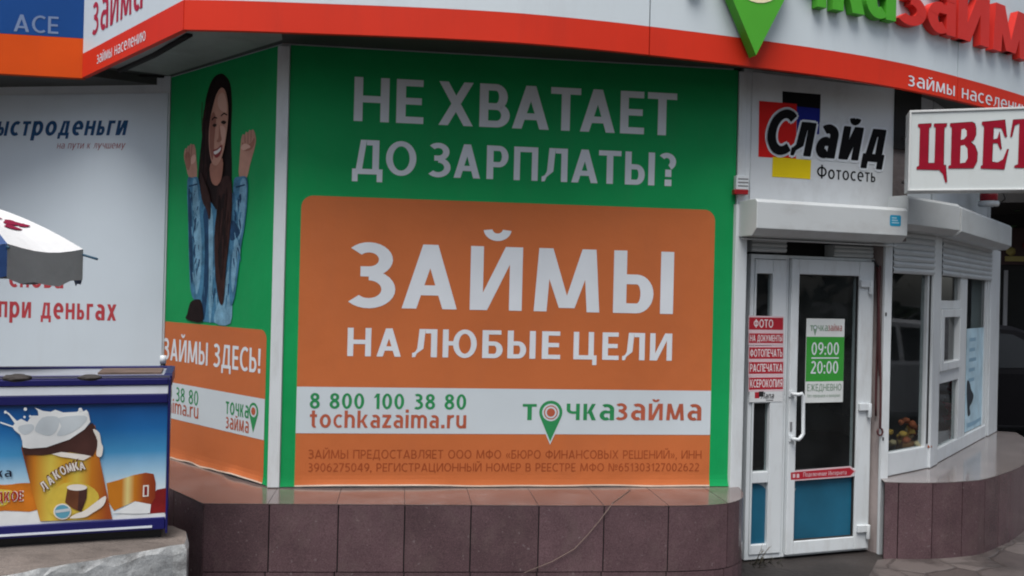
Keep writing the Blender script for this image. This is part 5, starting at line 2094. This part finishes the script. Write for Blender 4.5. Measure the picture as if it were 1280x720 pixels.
for k in range(8):
    aa, ab = a0 - k * math.pi / 4, a0 - (k + 1) * math.pi / 4
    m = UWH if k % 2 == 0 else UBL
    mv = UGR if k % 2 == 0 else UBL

    def cp(t, s):
        a = Vector((uc.x + R_ * math.cos(aa) * t, uc.y + R_ * math.sin(aa) * t))
        b = Vector((uc.x + R_ * math.cos(ab) * t, uc.y + R_ * math.sin(ab) * t))
        p = a.lerp(b, s)
        z = rim + (apex - rim) * (1 - t ** 1.7)
        z -= .03 * math.sin(math.pi * s) * t
        return Vector((p.x, p.y, z))
    for i in range(rings):
        for j in range(6):
            t0, t1 = .03 + .97 * i / rings, .03 + .97 * (i + 1) / rings
            cn.add([cp(t0, j / 6), cp(t1, j / 6), cp(t1, (j + 1) / 6), cp(t0, (j + 1) / 6)], [(0, 1, 2, 3)], m, True)
    for j in range(6):
        h = .165
        a, b = cp(1, j / 6), cp(1, (j + 1) / 6)
        dr = Vector((0, 0, 1))
        w1_ = Vector((0, 0, .012 * math.sin(j * 2.1 + k)))
        w2_ = Vector((0, 0, .012 * math.sin((j + 1) * 2.1 + k)))
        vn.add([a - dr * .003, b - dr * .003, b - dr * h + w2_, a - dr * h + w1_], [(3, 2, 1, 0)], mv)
    if k == 0:
        mk = MB()
        for (t, s, rr) in [(.62, .45, .05), (.70, .6, .045), (.55, .68, .035), (.66, .3, .03)]:
            c0 = cp(t, s)
            nn = (cp(t + .02, s) - c0).normalized().cross((cp(t, s + .02) - c0).normalized())
            if nn.z < 0:
                nn = -nn
            e1 = (cp(t, s + .02) - c0).normalized()
            e2 = nn.cross(e1)
            mk.add([c0 + nn * .006 + e1 * math.cos(q_) * rr * (1.1 + .4 * math.sin(3 * q_)) + e2 * math.sin(q_) * rr * .6 for q_ in [2 * math.pi * z / 14 for z in range(14)]], [tuple(range(14))], MAR)
obj('canopy', cn, um)
obj('valance', vn, um)
obj('canopy_print', mk, um)
mb = MB()
mb.tube([(uc.x, uc.y, PT + .02), (uc.x, uc.y, apex + .03)], .018, mat('umbrella_pole', (.02, .06, .12), .35), 10)
obj('pole', mb, um)
RIBM = mat('umbrella_rib', (.015, .07, .12), .4)
for k in range(8):
    a = a0 - k * math.pi / 4
    mb = MB()
    o1 = .10 if k == 0 else .015
    dirv = Vector((math.cos(a), math.sin(a), 0))
    if k == 0:
        e_ = Vector((.09, -.03, -.022))
        mb.tube([Vector((uc.x, uc.y, apex - .05)), Vector((uc.x, uc.y, rim - .03)) + dirv * R_, Vector((uc.x, uc.y, rim - .03)) + dirv * R_ + e_], .007, RIBM, 6)
    else:
        mb.tube([Vector((uc.x, uc.y, apex - .05)), Vector((uc.x, uc.y, rim - .02)) + dirv * (R_ + o1)], .006, RIBM, 6)
    obj('rib', mb, um)
mb = MB()
mb.lathe((uc.x, uc.y, PT), [(.2, 0), (.2, .05), (.05, .08), (.03, .25)], BLACKPL)
obj('base', mb, um)

# ------------------------------------------------------------------ weeds at the foot of the door and a dry stem over the plinth
mb = MB()
WD = mat('dry_weed', (.11, .085, .05), .8, .3, 30)
WG = mat('dark_weed', (.022, .022, .014), .8, .3, 30)
rn = random.Random(12)
for k in range(26):
    b = FD.P(.03 + rn.random() * .22, .0, .02 + rn.random() * .10)
    tall = k % 6 == 0
    h = rn.uniform(.07, .16) if tall else rn.uniform(.015, .04)
    tip = b + Vector((rn.uniform(-.05, .06), rn.uniform(-.04, .02), h))
    mid = (b + tip) / 2 + Vector((rn.uniform(-.015, .015), 0, h * .1))
    mb.tube([b, mid, tip], [.002, .0015, .0007], WD if tall else WG, 4)
    for j in range(2 if tall else 1):
        c = mid.lerp(tip, rn.random())
        t = c + Vector((rn.uniform(-.03, .03), rn.uniform(-.02, .02), rn.uniform(.0, .03)))
        s = Vector((.006, .002, .0))
        mb.add([c - s, c + s, t], [(0, 1, 2)], WD if tall else WG)
obj('weed_tuft', mb, label='dry weeds sprouting at the foot of the narrow side light', cat='weeds')
mb = MB()
FP = Facet((.2, 4.97), (.75, 5.02))
pts = []
for (x_, y_) in [(788, 612), (776, 621), (766, 628)]:
    p = CAM + ray(x_, y_) * ((LEDGE + .004 - CAM.z) / ray(x_, y_).z)
    pts.append(p)
for (x_, y_) in [(762, 634), (750, 650), (735, 668), (718, 686), (690, 702), (655, 716)]:
    pts.append(FP.P(*FP.pix(x_, y_, .01), .012))
mb.tube(pts, .0022, mat('dry_stem', (.16, .12, .10), .8), 5)
obj('dry_stem', mb, label='thin dry stem trailing diagonally down the brown tiled plinth', cat='stem')

# ------------------------------------------------------------------ beyond the corner: dark stall, parked car, tree
st = thing('market_stall', (9.6, 15.5, 0), 'dark stall with pale window bars and a yellow sign strip beyond the corner', 'stall')
FK = Facet((6.6, 16.6), (13.0, 14.6))
mb = MB()
DK = mat('stall_wall_in_shade', (.010, .009, .009), .7, .3, 2)  # near-black base paints in the shade under the trees
fbox(mb, FK, 0, FK.len, 0, 4.6, -2.5, 0, DK)
obj('wall', mb, st)
mb = MB()
fbox(mb, FK, -.3, FK.len + .3, 3.3, 3.45, .0, 2.2, mat('stall_shade_roof', (.03, .028, .028), .7))  # deep roof added to throw shade on the stall front
obj('roof', mb, st)
k0 = FK.pix(1251, 400)[0]
k1 = FK.pix(1258, 400)[0]
kz0 = FK.pix(1262, 433)[1]
kz1 = FK.pix(1262, 338)[1]
mb = MB()
fr_ = mat('stall_frame', (.30, .30, .31), .5, .1)
fbox(mb, FK, k0 - 1.0, k0 - .9, kz0, kz1, .003, .05, fr_)
fbox(mb, FK, k0 + .03, k1, kz0, kz1, .003, .05, fr_)
fbox(mb, FK, k1 + 1.2, k1 + 1.3, kz0, kz1, .003, .05, fr_)
fbox(mb, FK, k0 - 1.0, k1 + 1.3, kz0 - .1, kz0 - .002, .003, .06, fr_)
zc = FK.pix(1275, 415)[1]
fbox(mb, FK, FK.pix(1270, 415)[0], k1 + 1.2, zc - .03, zc + .03, .003, .045, fr_)
obj('window_frame', mb, st)
mb = MB()
fbox(mb, FK, k0 - .9, k0 + .03, kz0, kz1, .001, .0025, mat('stall_glass', (.012, .013, .013), .3, spec=.15))
fbox(mb, FK, k1, k1 + 1.2, kz0, kz1, .001, .0025, MATS['stall_glass'])
obj('pane', mb, st)
mb = MB()
zs0 = FK.pix(1265, 324)[1]
zs1 = FK.pix(1265, 306)[1]
fbox(mb, FK, k0 - .9, k1 + 2.5, zs0 - .1, zs1 + .3, .004, .06, mat('stall_signboard', (.035, .012, .012), .6))
fbox(mb, FK, k0 + .03, k1 + 2.3, zs0 - .04, zs0 + .05, .062, .07, mat('stall_yellow', (.32, .26, .08), .6))
rn = random.Random(8)
for k in range(6):
    mb.blob(FK.P(k0 + .12 + k * .26, zs0 + .14 + rn.uniform(-.03, .1), .07), (.11, .02, .08), MATS['stall_yellow'] if k % 3 == 0 else mat('stall_red', (.12, .01, .01), .6), k, .3, 1)
obj('signboard', mb, st)

car = thing('parked_car', (6.0, 11.4, 0), 'black hatchback parked beyond the corner of the shop', 'car', 'cars parked near the shop')
PAINTC = mat('car_black', (.004, .004, .005), .5, .1, spec=.05)
CGL = mat('car_glass', (.008, .009, .010), .15, .1, spec=.25)
prof = [(-2.0, .32), (-2.02, .62), (-1.95, .86), (-1.62, 1.28), (-1.35, 1.42), (-.6, 1.47), (.15, 1.43), (.5, 1.32), (1.15, .96), (1.75, .86), (2.0, .72), (2.06, .5), (2.0, .30), (1.72, .24), (-1.7, .24)]
cb = MB()
n = len(prof)
rowsv = []
for y_, sh in [(-.82, .0), (-.70, .0), (.70, .0), (.82, .0)]:
    row = []
    for (x_, z_) in prof:
        inset = .16 * max(0, (z_ - .85) / .6)
        yy = y_ - math.copysign(inset, y_)
        zz_ = z_ - (.05 if abs(y_) > .75 and z_ > 1.2 else 0)
        row.append(Vector((6.0 + x_, 11.4 + yy, zz_)))
    rowsv.append(row)
vs = [p for r_ in rowsv for p in r_]
fs = []
for r_ in range(3):
    for i in range(n):
        j = (i + 1) % n
        fs.append((r_ * n + i, r_ * n + j, (r_ + 1) * n + j, (r_ + 1) * n + i))
cb.add(vs, fs, PAINTC, True)
for r_, rev in ((0, False), (3, True)):
    tri = tessellate_polygon([[Vector((p.x, p.z, 0)) for p in rowsv[r_]]])
    cb.add(rowsv[r_], [tuple(t) if not rev else tuple(reversed(t)) for t in tri], PAINTC)
obj('body', cb, car)
for sgn in (-1, 1):
    for (xs_) in ([(-1.55, .92), (-1.3, 1.30), (-.55, 1.36), (-.55, .92)], [(-.48, .92), (-.48, 1.36), (.1, 1.33), (.85, .95)]):
        mb = MB()
        pts = []
        for (x_, z_) in xs_:
            inset = .16 * max(0, (z_ - .85) / .6)
            pts.append(Vector((6.0 + x_, 11.4 + sgn * (.826 - inset), z_)))
        mb.add(pts, [(0, 1, 2, 3)], CGL)
        obj('side_window', mb, car)
    for x_ in (-1.3, 1.3):
        c = Vector((6.0 + x_, 11.4 + sgn * .72, .31))
        mb = MB()
        mb.tube([c - Vector((0, .1, 0)), c - Vector((0, .09, 0)), c + Vector((0, .09, 0)), c + Vector((0, .1, 0))], [.28, .31, .31, .28], mat('tyre_rubber', (.012, .012, .012), .8), 20)
        wh = obj('wheel', mb, car)
        mb = MB()
        mb.tube([c + Vector((0, sgn * .101, 0)), c + Vector((0, sgn * .112, 0))], [.20, .17], STEEL, 16)
        obj('rim', mb, wh)
    mb = MB()
    mb.blob((8.0, 11.4 + sgn * .58, .66), (.08, .16, .07), mat('lamp_glass', (.4, .4, .42), .1), 1, .02, 2)
    obj('headlight', mb, car)
mb = MB()
mb.add([Vector((6.55, 11.4 - .60, 1.315)), Vector((7.13, 11.4 - .68, .99)), Vector((7.13, 11.4 + .68, .99)), Vector((6.55, 11.4 + .60, 1.315))], [(0, 1, 2, 3)], CGL)
obj('windscreen', mb, car)

car2 = car.copy()
COL.objects.link(car2)
car2['label'] = 'silver grey hatchback mirrored in the first display window'
car2.location = (9.6, 7.4, 0)
car2.rotation_euler = (0, 0, math.radians(70))
for ch in list(car.children):
    c2 = ch.copy()
    COL.objects.link(c2)
    c2.parent = car2
    if c2.name.startswith('body'):
        c2.material_slots[0].link = 'OBJECT'
        c2.material_slots[0].material = mat('car_silver', (.45, .47, .5), .35, .05)
    for gc in list(ch.children):
        g2 = gc.copy()
        COL.objects.link(g2)
        g2.parent = c2

# tree behind the stall roof line
tr = thing('street_tree', (8.6, 13.3, 0), 'dark leafy street tree standing beyond the shop corner', 'tree')
BARK = mat('bark', (.05, .038, .03), .9, .3, 8, bump=.6, bs=15)
mb = MB()
tb = Vector((8.9, 13.2, 0))
mb.tube([tb, tb + Vector((.05, 0, 1.5)), tb + Vector((-.05, .05, 3.0)), tb + Vector((.1, 0, 4.6))], [.17, .14, .11, .06], BARK, 10)
rn = random.Random(21)
tips = []
for k in range(9):
    a = k * 2.4
    s = tb + Vector((0, 0, 2.4 + .22 * k))
    t = s + Vector((math.cos(a) * rn.uniform(1.0, 1.7), math.sin(a) * rn.uniform(1.0, 1.7), rn.uniform(.5, 1.2)))
    mb.tube([s, (s + t) / 2 + Vector((0, 0, .12)), t], [.06, .04, .015], BARK, 6)
    tips.append(t)
obj('trunk', mb, tr)
mb = MB()
LV = [mat('leaf_deep', (.018, .045, .014), .6, .3, 5), mat('leaf_mid', (.035, .075, .02), .6, .3, 5), mat('leaf_pale', (.06, .10, .03), .6, .3, 5)]
cl = [t + Vector((rn.gauss(0, .45), rn.gauss(0, .45), rn.gauss(.1, .4))) for t in tips for _ in range(5)]
for c in cl:
    mm = LV[rn.randrange(3)]
    for _ in range(60):
        p = c + Vector((rn.gauss(0, .28), rn.gauss(0, .28), rn.gauss(0, .22)))
        a = Vector((rn.uniform(-1, 1), rn.uniform(-1, 1), rn.uniform(-.6, .6))).normalized() * rn.uniform(.05, .09)
        b = a.cross(Vector((rn.uniform(-1, 1), rn.uniform(-1, 1), rn.uniform(-1, 1)))).normalized() * .035
        mb.add([p - a, p + b, p + a, p - b], [(0, 1, 2, 3)], mm)
obj('crown', mb, tr)

# trees added out of view to block the low sky; mirrored in the glass
mb = MB()
rn = random.Random(33)
LW = mat('far_leaf', (.018, .032, .012), .7, .4, .6)
LW2 = mat('far_leaf_pale', (.03, .05, .02), .7, .4, .6)
line = [(-34, 6), (-26, -8), (-12, -14), (0, -15), (12, -13), (20, -6), (22, 6), (20, 16)]
LA = Arc(catmull(line, 5))
for k in range(8500):
    u = rn.random() * LA.len
    top = 10.0 + 1.6 * math.sin(u * .55) + 1.1 * math.sin(u * 1.7 + 1) + .5 * math.sin(u * 4.1)
    z = .25 + rn.random() ** .85 * top
    c = LA.P(u, z, rn.uniform(-1.6, 0))
    a = Vector((rn.uniform(-1, 1), rn.uniform(-1, 1), rn.uniform(-1, 1))).normalized() * rn.uniform(.22, .5)
    b = a.cross(Vector((rn.uniform(-1, 1), rn.uniform(-1, 1), rn.uniform(-1, 1)))).normalized() * rn.uniform(.12, .3)
    mb.add([c - a, c + b, c + a, c - b], [(0, 1, 2, 3)], LW if k % 3 else LW2)
obj('sky_blocking_trees', mb, kind='stuff')
